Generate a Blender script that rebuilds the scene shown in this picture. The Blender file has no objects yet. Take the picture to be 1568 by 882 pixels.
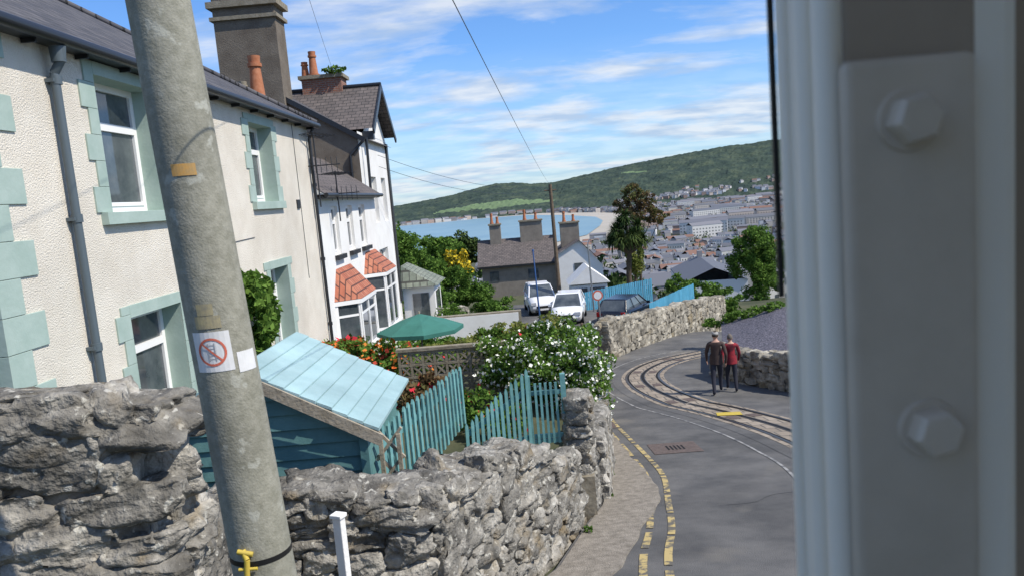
import bpy, math, random
import numpy as np
from mathutils import Vector, Matrix, noise
random.seed(7); rng=np.random.default_rng(7)
S=bpy.context.scene
S.view_settings.view_transform='Standard'; S.view_settings.look='None'; S.view_settings.exposure=0
# ---------------------------------------------------------------- camera
cd=bpy.data.cameras.new('camera'); cam=bpy.data.objects.new('camera',cd); S.collection.objects.link(cam); S.camera=cam
yaw=.02; p=math.radians(7.0); r=math.radians(4.8)
F=Vector((-math.sin(yaw)*math.cos(p), math.cos(yaw)*math.cos(p), -math.sin(p)))
R0=Vector((math.cos(yaw), math.sin(yaw),0)); U0=R0.cross(F)
R=R0*math.cos(r)-U0*math.sin(r); U=U0*math.cos(r)+R0*math.sin(r)
cam.matrix_world=Matrix(((R.x,U.x,-F.x,0),(R.y,U.y,-F.y,0),(R.z,U.z,-F.z,0),(0,0,0,1)))
cd.lens=26.4; cd.sensor_width=36; cd.clip_start=.05; cd.clip_end=20000
cd.dof.use_dof=True; cd.dof.focus_distance=14; cd.dof.aperture_fstop=7.5
# ---------------------------------------------------------------- light
az=math.radians(111); el=math.radians(50)
sd=Vector((math.sin(az)*math.cos(el), math.cos(az)*math.cos(el), math.sin(el)))
sl=bpy.data.lights.new('sun','SUN'); sl.energy=5.0; sl.angle=math.radians(.5); sl.color=(1,.935,.83)
so=bpy.data.objects.new('sun',sl); S.collection.objects.link(so); so.rotation_euler=sd.to_track_quat('Z','Y').to_euler(); so.location=(30,-10,40)
W=bpy.data.worlds.new('World'); S.world=W; W.use_nodes=True; nt=W.node_tree; N=nt.nodes; L=nt.links; N.clear()
def nd(t,**k):
    n=N.new(t)
    for a,b in k.items(): setattr(n,a,b)
    return n
sky=nd('ShaderNodeTexSky',sky_type='NISHITA',sun_disc=False,sun_elevation=el,sun_rotation=az,air_density=1.0,dust_density=.3,ozone_density=2.0,altitude=80)
tc=nd('ShaderNodeTexCoord'); sep=nd('ShaderNodeSeparateXYZ'); L.new(tc.outputs['Generated'],sep.inputs[0])
ad=nd('ShaderNodeMath',operation='ADD'); ad.inputs[1].default_value=.2; L.new(sep.outputs[2],ad.inputs[0])
mx=nd('ShaderNodeMath',operation='MAXIMUM'); mx.inputs[1].default_value=.05; L.new(ad.outputs[0],mx.inputs[0])
dv=[]
for i in range(2):
    d=nd('ShaderNodeMath',operation='DIVIDE'); L.new(sep.outputs[i],d.inputs[0]); L.new(mx.outputs[0],d.inputs[1]); dv.append(d)
cmb=nd('ShaderNodeCombineXYZ'); L.new(dv[0].outputs[0],cmb.inputs[0]); L.new(dv[1].outputs[0],cmb.inputs[1])
mp=nd('ShaderNodeMapping'); mp.inputs['Rotation'].default_value=(0,0,.25); mp.inputs['Scale'].default_value=(.85,1.5,1); mp.inputs['Location'].default_value=(3.1,.35,0); L.new(cmb.outputs[0],mp.inputs[0])
n1=nd('ShaderNodeTexNoise'); n1.inputs['Scale'].default_value=1.35; n1.inputs['Detail'].default_value=12; n1.inputs['Roughness'].default_value=.58; n1.inputs['Distortion'].default_value=.2; L.new(mp.outputs[0],n1.inputs[0])
cr=nd('ShaderNodeValToRGB'); cr.color_ramp.elements[0].position=.475; cr.color_ramp.elements[1].position=.63; cr.color_ramp.elements[1].color=(.95,.95,.95,1); L.new(n1.outputs[0],cr.inputs[0])
rm=nd('ShaderNodeMapRange'); rm.inputs[1].default_value=.02; rm.inputs[2].default_value=.19; rm.inputs[3].default_value=.52; rm.inputs[4].default_value=0; L.new(sep.outputs[2],rm.inputs[0])
am=nd('ShaderNodeMath',operation='ADD',use_clamp=True); L.new(cr.outputs[0],am.inputs[0]); L.new(rm.outputs[0],am.inputs[1])
n2=nd('ShaderNodeTexNoise'); n2.inputs['Scale'].default_value=5; n2.inputs['Detail'].default_value=8; L.new(mp.outputs[0],n2.inputs[0])
ccr=nd('ShaderNodeValToRGB'); ccr.color_ramp.elements[0].position=.38; ccr.color_ramp.elements[0].color=(3.7,4.6,6.0,1); ccr.color_ramp.elements[1].position=.6; ccr.color_ramp.elements[1].color=(6.2,6.5,6.9,1); L.new(n2.outputs[0],ccr.inputs[0])
mul=nd('ShaderNodeMath',operation='MULTIPLY'); mul.inputs[1].default_value=.85; L.new(am.outputs[0],mul.inputs[0])
tn=nd('ShaderNodeMixRGB',blend_type='MULTIPLY'); tn.inputs[0].default_value=1; tn.inputs[2].default_value=(.66,.96,1.36,1); L.new(sky.outputs[0],tn.inputs[1])
mix=nd('ShaderNodeMixRGB'); L.new(mul.outputs[0],mix.inputs[0]); L.new(tn.outputs[0],mix.inputs[1]); L.new(ccr.outputs[0],mix.inputs[2])
bg=nd('ShaderNodeBackground'); bg.inputs[1].default_value=.135; L.new(mix.outputs[0],bg.inputs[0])
wo=nd('ShaderNodeOutputWorld'); L.new(bg.outputs[0],wo.inputs[0])
# ---------------------------------------------------------------- materials
def mat(name,c1,c2=None,scale=8,rough=.85,bump=0,bscale=40,metal=0,c3=None,isl=0,spec=.3,detail=6,bdist=.02,lo=.35,hi=.65,big=0,bigs=.35,lichen=None):
    m=bpy.data.materials.new(name); m.use_nodes=True; t=m.node_tree; nn=t.nodes; ll=t.links; b=nn['Principled BSDF']
    b.inputs['Roughness'].default_value=rough; b.inputs['Metallic'].default_value=metal; b.inputs['Specular IOR Level'].default_value=spec
    col=None
    if c2:
        co=nn.new('ShaderNodeTexCoord'); no=nn.new('ShaderNodeTexNoise'); no.inputs['Scale'].default_value=scale; no.inputs['Detail'].default_value=detail; no.inputs['Roughness'].default_value=.65
        ll.new(co.outputs['Object'],no.inputs[0]); rp=nn.new('ShaderNodeValToRGB'); e=rp.color_ramp.elements
        e[0].position=lo; e[0].color=(*c1,1); e[1].position=hi; e[1].color=(*c2,1)
        if c3: x=e.new((lo+hi)/2); x.color=(*c3,1)
        ll.new(no.outputs[0],rp.inputs[0]); col=rp.outputs[0]
    else:
        b.inputs['Base Color'].default_value=(*c1,1)
    if isl:
        g=nn.new('ShaderNodeNewGeometry'); mr=nn.new('ShaderNodeMapRange'); mr.inputs[3].default_value=1-isl; mr.inputs[4].default_value=1+isl
        ll.new(g.outputs['Random Per Island'],mr.inputs[0]); v=nn.new('ShaderNodeVectorMath'); v.operation='SCALE'
        if col: ll.new(col,v.inputs[0])
        else: v.inputs[0].default_value=c1
        ll.new(mr.outputs[0],v.inputs['Scale']); col=v.outputs[0]
    if big:
        co=nn.new('ShaderNodeTexCoord'); no=nn.new('ShaderNodeTexNoise'); no.inputs['Scale'].default_value=bigs; no.inputs['Detail'].default_value=4; ll.new(co.outputs['Object'],no.inputs[0]); mr=nn.new('ShaderNodeMapRange'); mr.inputs[1].default_value=.35; mr.inputs[2].default_value=.65; mr.inputs[3].default_value=1-big; mr.inputs[4].default_value=1+big*.5; ll.new(no.outputs[0],mr.inputs[0]); v=nn.new('ShaderNodeVectorMath'); v.operation='SCALE'; ll.new(col,v.inputs[0]); ll.new(mr.outputs[0],v.inputs['Scale']); col=v.outputs[0]
    for (lc,ls,l0,l1) in (lichen or ()):
        co=nn.new('ShaderNodeTexCoord'); no=nn.new('ShaderNodeTexNoise'); no.inputs['Scale'].default_value=ls; no.inputs['Detail'].default_value=8; ll.new(co.outputs['Object'],no.inputs[0]); mr=nn.new('ShaderNodeMapRange'); mr.inputs[1].default_value=l0; mr.inputs[2].default_value=l1; mr.inputs[4].default_value=.75; ll.new(no.outputs[0],mr.inputs[0]); mm=nn.new('ShaderNodeMixRGB'); ll.new(mr.outputs[0],mm.inputs[0]); ll.new(col,mm.inputs[1]); mm.inputs[2].default_value=(*lc,1); col=mm.outputs[0]
    if col: ll.new(col,b.inputs['Base Color'])
    if bump:
        co=nn.new('ShaderNodeTexCoord'); nb=nn.new('ShaderNodeTexNoise'); nb.inputs['Scale'].default_value=bscale; nb.inputs['Detail'].default_value=5; ll.new(co.outputs['Object'],nb.inputs[0])
        bp=nn.new('ShaderNodeBump'); bp.inputs['Strength'].default_value=bump; bp.inputs['Distance'].default_value=bdist; ll.new(nb.outputs[0],bp.inputs['Height']); ll.new(bp.outputs[0],b.inputs['Normal'])
    return m
def ramp_island(name,cols,rough=.9,noise_s=0,tr=0):
    m=bpy.data.materials.new(name); m.use_nodes=True; t=m.node_tree; nn=t.nodes; ll=t.links; b=nn['Principled BSDF']; b.inputs['Roughness'].default_value=rough; b.inputs['Specular IOR Level'].default_value=.2
    g=nn.new('ShaderNodeNewGeometry'); rp=nn.new('ShaderNodeValToRGB'); e=rp.color_ramp.elements
    for i,c in enumerate(cols):
        pos=i/len(cols)
        if i<2: e[i].position=pos; e[i].color=(*c,1)
        else: x=e.new(pos); x.color=(*c,1)
    fac=g.outputs['Random Per Island']
    if noise_s:
        co=nn.new('ShaderNodeTexCoord'); no=nn.new('ShaderNodeTexNoise'); no.inputs['Scale'].default_value=noise_s; ll.new(co.outputs['Object'],no.inputs[0])
        a=nn.new('ShaderNodeMath'); a.operation='MULTIPLY_ADD'; a.inputs[1].default_value=.55; ll.new(fac,a.inputs[0]); s2=nn.new('ShaderNodeMath'); s2.operation='MULTIPLY_ADD'; s2.inputs[1].default_value=1.8; s2.inputs[2].default_value=-.65; ll.new(no.outputs[0],s2.inputs[0]); ll.new(s2.outputs[0],a.inputs[2]); a.use_clamp=True; fac=a.outputs[0]
    else: rp.color_ramp.interpolation='CONSTANT'
    ll.new(fac,rp.inputs[0]); ll.new(rp.outputs[0],b.inputs['Base Color'])
    if tr:
        out=nn['Material Output']; tl=nn.new('ShaderNodeBsdfTranslucent'); ll.new(rp.outputs[0],tl.inputs[0]); ms=nn.new('ShaderNodeMixShader'); ms.inputs[0].default_value=tr; ll.new(b.outputs[0],ms.inputs[1]); ll.new(tl.outputs[0],ms.inputs[2]); ll.new(ms.outputs[0],out.inputs[0])
    return m
def brickmat(name,c1,c2,mortar,sc,w,h,ms=.02,rough=.85,axis='xy',bump=.4):
    m=bpy.data.materials.new(name); m.use_nodes=True; t=m.node_tree; nn=t.nodes; ll=t.links; b=nn['Principled BSDF']; b.inputs['Roughness'].default_value=rough
    co=nn.new('ShaderNodeTexCoord'); sp=nn.new('ShaderNodeSeparateXYZ'); ll.new(co.outputs['Object'],sp.inputs[0]); cb=nn.new('ShaderNodeCombineXYZ')
    ll.new(sp.outputs['XYZ'.index(axis[0].upper())],cb.inputs[0]); ll.new(sp.outputs['XYZ'.index(axis[1].upper())],cb.inputs[1])
    br=nn.new('ShaderNodeTexBrick'); ll.new(cb.outputs[0],br.inputs[0]); br.inputs['Color1'].default_value=(*c1,1); br.inputs['Color2'].default_value=(*c2,1); br.inputs['Mortar'].default_value=(*mortar,1)
    br.inputs['Scale'].default_value=sc; br.inputs['Brick Width'].default_value=w; br.inputs['Row Height'].default_value=h; br.inputs['Mortar Size'].default_value=ms; br.inputs['Bias'].default_value=0
    no=nn.new('ShaderNodeTexNoise'); no.inputs['Scale'].default_value=6; no.inputs['Detail'].default_value=6; ll.new(co.outputs['Object'],no.inputs[0])
    mr=nn.new('ShaderNodeMapRange'); mr.inputs[3].default_value=.55; mr.inputs[4].default_value=1.45; ll.new(no.outputs[0],mr.inputs[0]); v=nn.new('ShaderNodeVectorMath'); v.operation='SCALE'; ll.new(br.outputs[0],v.inputs[0]); ll.new(mr.outputs[0],v.inputs['Scale']); ll.new(v.outputs[0],b.inputs['Base Color'])
    bp=nn.new('ShaderNodeBump'); bp.inputs['Strength'].default_value=bump; bp.inputs['Distance'].default_value=.01; bp.invert=True; ll.new(br.outputs['Fac'],bp.inputs['Height']); ll.new(bp.outputs[0],b.inputs['Normal'])
    return m
M={}
M['cream']=mat('cream_pebbledash',(.71,.645,.54),(.80,.74,.635),scale=1.6,bump=1.0,bscale=55,bdist=.02,rough=.95,big=.1,bigs=.5)
M['white']=mat('white_render',(.74,.72,.68),(.82,.81,.78),scale=1.5,bump=.3,bscale=30,rough=.9)
M['green']=mat('pale_green_paint',(.33,.425,.37),(.40,.49,.435),scale=3,rough=.7,bump=.15,bscale=25)
M['upvc']=mat('upvc_white',(.84,.83,.81),rough=.35)
M['glass']=mat('window_glass',(.03,.04,.05),(.12,.135,.14),scale=1.3,rough=.04,spec=.9)
M['black']=mat('black_gutter',(.02,.022,.026),rough=.35,spec=.5)
M['slateblue']=mat('drainpipe_paint',(.09,.115,.13),rough=.45,spec=.5)
M['slate']=brickmat('roof_slate',(.062,.062,.072),(.11,.105,.11),(.02,.02,.02),1,.28,.17,.012,axis='yx')
M['slate_x']=brickmat('roof_slate_cross',(.10,.085,.08),(.15,.125,.115),(.03,.03,.03),1,.28,.16,.012,axis='xy')
M['brown']=mat('brown_roughcast',(.14,.115,.09),(.20,.17,.135),scale=2,bump=.9,bscale=45,rough=.95)
M['greyrough']=mat('grey_roughcast',(.20,.175,.145),(.27,.24,.20),scale=2,bump=.6,bscale=25,rough=.95)
M['brick']=brickmat('brick_red',(.24,.09,.055),(.30,.13,.08),(.25,.22,.19),1,.22,.075,.01,axis='xz')
M['terra']=mat('terracotta_pot',(.36,.13,.06),(.46,.20,.11),scale=6)
M['redtile']=brickmat('red_tile',(.36,.11,.06),(.44,.17,.10),(.10,.04,.03),1,.2,.14,.014,axis='yx')
M['cap']=mat('concrete_cap',(.3,.27,.21),(.2,.17,.12),scale=7,bump=.5,bscale=20)
M['stone']=mat('limestone',(.095,.088,.075),(.48,.45,.39),c3=(.24,.225,.195),scale=4.5,bump=1.0,bscale=26,bdist=.035,rough=.95,isl=.34,lo=.3,hi=.70,detail=12,lichen=[((.56,.54,.47),13,.60,.66),((.22,.17,.10),3.1,.56,.70),((.06,.058,.05),5.5,.62,.72)])
M['mortar']=mat('lime_mortar',(.12,.105,.08),(.29,.26,.21),scale=9,bump=.8,bscale=20,rough=1)
M['farstone']=mat('rubble_stone',(.13,.115,.09),(.43,.395,.32),scale=3.2,bump=1,bscale=7,bdist=.06,isl=.34,rough=.95,detail=8,lichen=[((.24,.19,.11),1.1,.54,.68)])
M['asphalt']=mat('asphalt',(.092,.091,.09),(.155,.15,.142),scale=1.3,bump=.8,bscale=90,bdist=.012,rough=.92,detail=15,big=.22,bigs=.4,lichen=[((.19,.175,.15),.7,.60,.72)])
M['patch']=mat('asphalt_repair',(.07,.07,.07),(.10,.10,.10),scale=4,bump=.5,bscale=110,bdist=.01,rough=.9,detail=10)
M['gravel']=mat('gravel_verge',(.17,.15,.12),(.36,.32,.265),scale=9,bump=.9,bscale=60,rough=1,detail=12,lo=.3,hi=.7)
M['ground']=mat('ground_soil',(.05,.06,.03),(.10,.10,.055),scale=.6,bump=.5,bscale=12,rough=1)
M['yellow']=mat('yellow_road_paint',(.13,.12,.10),(.48,.37,.16),scale=6,rough=.85,lo=.45,hi=.54,detail=12)
M['yellowp']=mat('yellow_paint',(.62,.46,.05),(.5,.38,.08),scale=9,rough=.6)
M['whiteline']=mat('worn_white_line',(.13,.13,.13),(.36,.35,.33),scale=5,rough=.85,lo=.4,hi=.58)
M['rail']=mat('rail_steel',(.10,.085,.075),rough=.35,metal=.7)
M['slot']=mat('slot_dark',(.012,.012,.012),rough=.9)
M['setts']=brickmat('track_setts',(.24,.195,.145),(.33,.275,.21),(.12,.105,.085),1,.35,.45,.02,axis='xy')
M['rust']=mat('rusty_iron',(.10,.075,.062),(.16,.12,.10),scale=12,rough=.7,bump=.6,bscale=60)
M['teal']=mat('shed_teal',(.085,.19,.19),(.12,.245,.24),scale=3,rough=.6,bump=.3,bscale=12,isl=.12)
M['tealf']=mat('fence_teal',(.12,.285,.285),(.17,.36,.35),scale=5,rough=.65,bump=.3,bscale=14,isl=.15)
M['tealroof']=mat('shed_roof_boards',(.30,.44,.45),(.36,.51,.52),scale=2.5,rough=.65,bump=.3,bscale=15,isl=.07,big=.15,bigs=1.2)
M['oldwood']=mat('weathered_wood',(.26,.22,.16),(.40,.35,.27),scale=10,rough=.9,bump=.4,bscale=30)
M['blue']=mat('blue_fence_paint',(.07,.27,.40),(.10,.33,.47),scale=3,rough=.6,isl=.12)
M['concrete']=mat('lamp_post_concrete',(.23,.225,.175),(.335,.325,.265),scale=22,bump=.4,bscale=90,bdist=.008,rough=.92,detail=12,big=.15,bigs=2.5,lichen=[((.42,.42,.36),9,.63,.68)])
M['sticker']=mat('sticker_white',(.75,.75,.75),(.68,.68,.66),scale=20,rough=.5)
M['red']=mat('prohibition_red',(.62,.16,.10),rough=.5)
M['greyink']=mat('sign_ink',(.35,.35,.37),rough=.5)
M['plate']=mat('worn_number_plate',(.42,.36,.2),(.25,.23,.17),scale=25,rough=.7)
M['orange']=mat('orange_label',(.55,.30,.08),(.40,.27,.12),scale=30,rough=.7)
M['tape']=mat('black_tape',(.015,.015,.015),rough=.4)
M['bark']=mat('bark',(.06,.045,.03),(.12,.09,.065),scale=9,bump=.8,bscale=25,rough=1)
M['leaf']=ramp_island('leaf_green',[(.025,.06,.01),(.06,.12,.02),(.10,.19,.03),(.16,.27,.05)],noise_s=1.1,tr=.3)
M['leafd']=ramp_island('leaf_dark_green',[(.014,.035,.01),(.03,.06,.015),(.05,.088,.022),(.08,.115,.03)],noise_s=.8)
M['leafy']=ramp_island('leaf_yellow_green',[(.05,.08,.015),(.10,.14,.025),(.16,.20,.04),(.24,.25,.07)],noise_s=.9,tr=.3)
M['leafr']=ramp_island('leaf_bronze',[(.08,.055,.025),(.14,.09,.045),(.19,.13,.06),(.11,.13,.04)],noise_s=.7,tr=.25)
M['flw']=mat('blossom_white',(.8,.8,.72),rough=.8)
M['flo']=ramp_island('blossom_orange',[(.62,.14,.03),(.7,.24,.05),(.55,.08,.05)])
M['fly']=mat('blossom_yellow',(.75,.55,.03),rough=.8)
M['flr']=mat('blossom_red',(.6,.03,.05),rough=.8)
M['paras']=mat('parasol_canvas',(.04,.15,.12),(.05,.185,.15),scale=2,rough=.8)
M['sea']=mat('sea_water',(.14,.26,.32),(.20,.32,.36),scale=.01,rough=.3,bump=.3,bscale=.05,spec=.4)
M['sand']=mat('beach_sand',(.38,.35,.29),(.44,.40,.34),scale=.01)
M['hill']=mat('hill_woodland_hazed',(.024,.042,.036),(.070,.092,.058),c3=(.038,.060,.044),scale=.016,rough=1,bump=1,bscale=.06,bdist=8,detail=14)  # bluish distance haze is baked into the woodland colours
M['townw']=ramp_island('town_walls',[(.62,.61,.59),(.5,.47,.43),(.68,.68,.67),(.42,.38,.34),(.34,.25,.21),(.55,.54,.50),(.64,.64,.65),(.30,.29,.29)])
M['hotelw']=ramp_island('hotel_walls',[(.60,.54,.48),(.45,.34,.29),(.68,.66,.63),(.54,.46,.40),(.60,.59,.56)])
M['townr']=ramp_island('town_roofs',[(.13,.14,.165),(.17,.175,.20),(.145,.15,.17),(.20,.20,.22),(.14,.145,.16),(.22,.13,.10),(.16,.165,.19)])
M['slatebed']=mat('slate_chippings',(.06,.058,.07),(.22,.205,.24),scale=14,bump=1,bscale=30,bdist=.05,rough=.8,lo=.4,hi=.65)
M['carw']=mat('car_paint_white',(.78,.78,.78),rough=.22,spec=.6)
M['cark']=mat('car_paint_black',(.012,.014,.02),rough=.15,spec=.7)
M['tyre']=mat('tyre_rubber',(.02,.02,.02),rough=.8)
M['alloy']=mat('alloy_wheel',(.45,.45,.46),rough=.3,metal=.8)
M['lampg']=mat('headlamp_lens',(.55,.56,.58),rough=.1,spec=.8)
M['redlamp']=mat('tail_lamp',(.4,.01,.01),rough=.2)
M['skin']=mat('skin',(.50,.30,.22),rough=.6)
M['trampaint']=mat('tram_grey_paint',(.50,.43,.34),(.60,.52,.42),scale=6,rough=.38,bump=.5,bscale=14,bdist=.006,spec=.5,detail=8)
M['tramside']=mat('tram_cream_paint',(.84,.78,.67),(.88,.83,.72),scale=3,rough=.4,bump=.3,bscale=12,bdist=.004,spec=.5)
M['tramdark']=mat('tram_dark_paint',(.33,.265,.20),(.40,.325,.25),scale=3,rough=.5)  # darker brown-grey tone for the post face and set-back panels
M['green_slate']=brickmat('porch_slate',(.16,.19,.15),(.26,.28,.22),(.07,.07,.06),1,.3,.2,.02,axis='xy')
M['wood_pole']=mat('telegraph_pole_wood',(.11,.08,.055),(.17,.13,.09),scale=8,rough=.9)
M['bluepole']=mat('blue_flagpole',(.05,.12,.3),rough=.4)
# ---------------------------------------------------------------- mesh builder
groups={}
def grp(name):
    e=bpy.data.objects.new(name,None); S.collection.objects.link(e); groups[e]=[]; return e
class MB:
    def __init__(s): s.v=[]; s.f=[]; s.m=[]; s.sm=[]
    def add(s,vs,fs,mi=0,sm=False):
        o=len(s.v); s.v.extend([tuple(a) for a in vs])
        for f in fs: s.f.append(tuple(o+i for i in f)); s.m.append(mi); s.sm.append(sm)
    def quad(s,a,b,c,d,mi=0): s.add([a,b,c,d],[(0,1,2,3)],mi)
    def box(s,x0,x1,y0,y1,z0,z1,mi=0):
        s.add([(x0,y0,z0),(x1,y0,z0),(x1,y1,z0),(x0,y1,z0),(x0,y0,z1),(x1,y0,z1),(x1,y1,z1),(x0,y1,z1)],[(3,2,1,0),(4,5,6,7),(0,1,5,4),(1,2,6,5),(2,3,7,6),(3,0,4,7)],mi)
    def obox(s,c,sz,rz=0,mi=0,rx=0,ry=0):
        Mx=Matrix.Translation(c)@Matrix.Rotation(rz,4,'Z')@Matrix.Rotation(ry,4,'Y')@Matrix.Rotation(rx,4,'X'); h=[a/2 for a in sz]
        vs=[Mx@Vector((a*h[0],b*h[1],cc*h[2])) for cc in(-1,1) for a,b in((-1,-1),(1,-1),(1,1),(-1,1))]
        s.add(vs,[(3,2,1,0),(4,5,6,7),(0,1,5,4),(1,2,6,5),(2,3,7,6),(3,0,4,7)],mi)
    def tube(s,p0,p1,r0,r1=None,n=10,mi=0,cap=True,sm=True):
        r1=r0 if r1 is None else r1; p0=Vector(p0); p1=Vector(p1); d=(p1-p0).normalized(); a=d.orthogonal().normalized(); b=d.cross(a); vs=[]
        for q,rr in((p0,r0),(p1,r1)):
            for i in range(n):
                t=2*math.pi*i/n; vs.append(q+(a*math.cos(t)+b*math.sin(t))*rr)
        s.add(vs,[(i,(i+1)%n,n+(i+1)%n,n+i) for i in range(n)],mi,sm)
        if cap: s.add(vs,[tuple(range(n-1,-1,-1)),tuple(range(n,2*n))],mi)
    def path(s,pts,rr,n=8,mi=0):
        for i in range(len(pts)-1):
            a=rr[i] if hasattr(rr,'__len__') else rr; b=rr[i+1] if hasattr(rr,'__len__') else rr
            s.tube(pts[i],pts[i+1],a,b,n,mi)
    def build(s,name,mats,parent=None,bevel=0):
        me=bpy.data.meshes.new(name); me.from_pydata(s.v,[],s.f)
        for mm in mats: me.materials.append(M[mm] if isinstance(mm,str) else mm)
        me.polygons.foreach_set('material_index',s.m); me.polygons.foreach_set('use_smooth',s.sm); me.update()
        o=bpy.data.objects.new(name,me); S.collection.objects.link(o)
        if bevel:
            b=o.modifiers.new('b','BEVEL'); b.width=bevel; b.segments=3; b.limit_method='ANGLE'
        if parent: o.parent=parent; groups[parent].append(o)
        return o
def npmesh(name,V,Fq,mats,mi=None,parent=None,smooth=False):
    me=bpy.data.meshes.new(name); nv=len(V); nf=len(Fq); k=Fq.shape[1]
    me.vertices.add(nv); me.vertices.foreach_set('co',np.asarray(V,dtype=np.float32).ravel()); me.loops.add(nf*k); me.loops.foreach_set('vertex_index',Fq.astype(np.int32).ravel())
    me.polygons.add(nf); me.polygons.foreach_set('loop_start',np.arange(0,nf*k,k,dtype=np.int32)); me.polygons.foreach_set('loop_total',np.full(nf,k,dtype=np.int32))
    for mm in mats: me.materials.append(M[mm])
    if mi is not None: me.polygons.foreach_set('material_index',np.asarray(mi,dtype=np.int32))
    me.polygons.foreach_set('use_smooth',np.full(nf,smooth)); me.update(calc_edges=True); me.validate()
    o=bpy.data.objects.new(name,me); S.collection.objects.link(o)
    if parent: o.parent=parent; groups[parent].append(o)
    return o
# ---------------------------------------------------------------- foliage
def leafcloud(blobs,n,size,mats=('leaf',),fl=0,flsize=None,name='foliage',parent=None,clump=.32,k=None,aspect=.55):
    P=[]; tot=sum(b[3]*b[4]+b[4]*b[5]+b[3]*b[5] for b in blobs)
    for (cx,cy,cz,rx,ry,rz) in blobs:
        m=max(20,int(n*(rx*ry+ry*rz+rx*rz)/tot)); kk=k or 26
        d=rng.normal(size=(kk,3)); d/=np.linalg.norm(d,axis=1)[:,None]; d*=rng.uniform(.45,1.0,(kk,1)); cr_=rng.uniform(.6,1.3,kk)*clump
        idx=rng.integers(0,kk,m); e=rng.normal(size=(m,3)); e/=np.linalg.norm(e,axis=1)[:,None]; e*=(rng.uniform(0,1,(m,1))**.45)
        q=d[idx]+e*cr_[idx][:,None]; P.append(np.array([cx,cy,cz])+q*np.array([rx,ry,rz]))
    P=np.concatenate(P); m=len(P)
    def quads(P,size,asp):
        m=len(P); a=rng.normal(size=(m,3)); a/=np.linalg.norm(a,axis=1)[:,None]; b=np.cross(a,rng.normal(size=(m,3))); b/=np.linalg.norm(b,axis=1)[:,None]
        s=(size*rng.uniform(.6,1.4,m))[:,None]; V=np.stack([P-a*s,P+b*s*asp,P+a*s,P-b*s*asp],1).reshape(-1,3); return V,np.arange(4*m).reshape(-1,4)
    V,Q=quads(P,size,aspect); mi=np.zeros(m,int)
    if fl:
        c=P.mean(0); sel=rng.choice(m,int(m*fl),replace=False); out=P[sel]+(P[sel]-c)*.04; V2,Q2=quads(out,flsize or size,.9); Q=np.concatenate([Q,Q2+len(V)]); V=np.concatenate([V,V2]); mi=np.concatenate([mi,np.ones(len(sel),int)])
    return npmesh(name,V,Q,mats,mi,parent)
def tree(name,x,y,z,h,blobs,n,size,mats=('leaf',),tr=.14,limbs=7,clump=.32):
    g=grp(name); mb=MB(); top=Vector((x,y,z+h*.55)); pts=[Vector((x,y,z-.3)),Vector((x+.05,y,z+h*.25)),top]; mb.path(pts,[tr*1.3,tr,tr*.6],10)
    for i in range(limbs):
        b=blobs[i%len(blobs)]; t=random.uniform(.3,1); st=pts[1].lerp(top,t); e=Vector((b[0]+random.uniform(-.6,.6)*b[3],b[1]+random.uniform(-.6,.6)*b[4],b[2]+random.uniform(-.2,.7)*b[5])); mid=st.lerp(e,.5)+Vector((0,0,-.05*h))
        mb.path([st,mid,e],[tr*.5,tr*.3,tr*.08],6)
    mb.build('trunk',['bark'],g); leafcloud(blobs,n,size,mats,parent=g,name='crown',clump=clump); return g
# ---------------------------------------------------------------- terrain
BY=[-200,-20,0,8,13.5,20,28,45,55,65,100,200,450,800,1200,9000]; BZ=[25,.7,-2.75,-4.1,-5.1,-6.02,-6.6,-7.2,-7.4,-8.6,-17,-33,-61,-73,-76.5,-77]
def hroad(x,y):
    z=np.interp(y,BY,BZ); return z-np.clip((np.asarray(x)-3)/8,0,1)*np.clip((np.asarray(y)-28)/17,0,1)*1.9
us=np.linspace(-7.3,7.3,250); vs_=np.linspace(-3.3,7.35,240); X=8*np.sinh(us); Y=20+10*np.sinh(vs_); XX,YY=np.meshgrid(X,Y)
H=hroad(XX,YY); H=H-.12*((XX>-1.5)&(XX<16)&(YY<52)&(YY>-8)); H=H+np.where((YY>60),np.sin(XX*.05)*np.cos(YY*.04)*1.0*np.clip((1200-YY)/1200,0,1),0)
idx=np.arange(XX.size).reshape(XX.shape); Q=np.stack([idx[:-1,:-1],idx[:-1,1:],idx[1:,1:],idx[1:,:-1]],-1).reshape(-1,4)
npmesh('ground',np.stack([XX.ravel(),YY.ravel(),H.ravel()],1),Q,['ground'],smooth=True)
LY=[-8,2,6,7.7,9.2,10.4,13.5,20,27,29.5,29.6,50]; LX=[-1.2,-1.2,-.75,.2,.6,.95,1.35,1.7,2.2,2.3,-1.3,-1.3]
def xl(y): return np.interp(y,LY,LX)
ys=np.arange(-8,50.2,.25); V=[]
for y in ys:
    a=float(xl(y))-.15; b=15.5
    for t in np.linspace(0,1,50):
        x=a+(b-a)*t; V.append((x,y,float(hroad(x,y))))
n=50; idx=np.arange(len(V)).reshape(-1,n); Q=np.stack([idx[:-1,:-1],idx[:-1,1:],idx[1:,1:],idx[1:,:-1]],-1).reshape(-1,4)
npmesh('road',np.array(V),Q,['asphalt'],smooth=True)
def crom(pts,k=8):
    P=[Vector(q) for q in pts]; P=[P[0]*2-P[1]]+P+[P[-1]*2-P[-2]]; o=[]
    for i in range(1,len(P)-2):
        for j in range(k):
            t=j/k; a,b,c,d=P[i-1:i+3]; o.append(.5*((2*b)+(c-a)*t+(2*a-5*b+4*c-d)*t*t+(3*b-a-3*c+d)*t**3))
    o.append(P[-2]); return o
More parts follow.
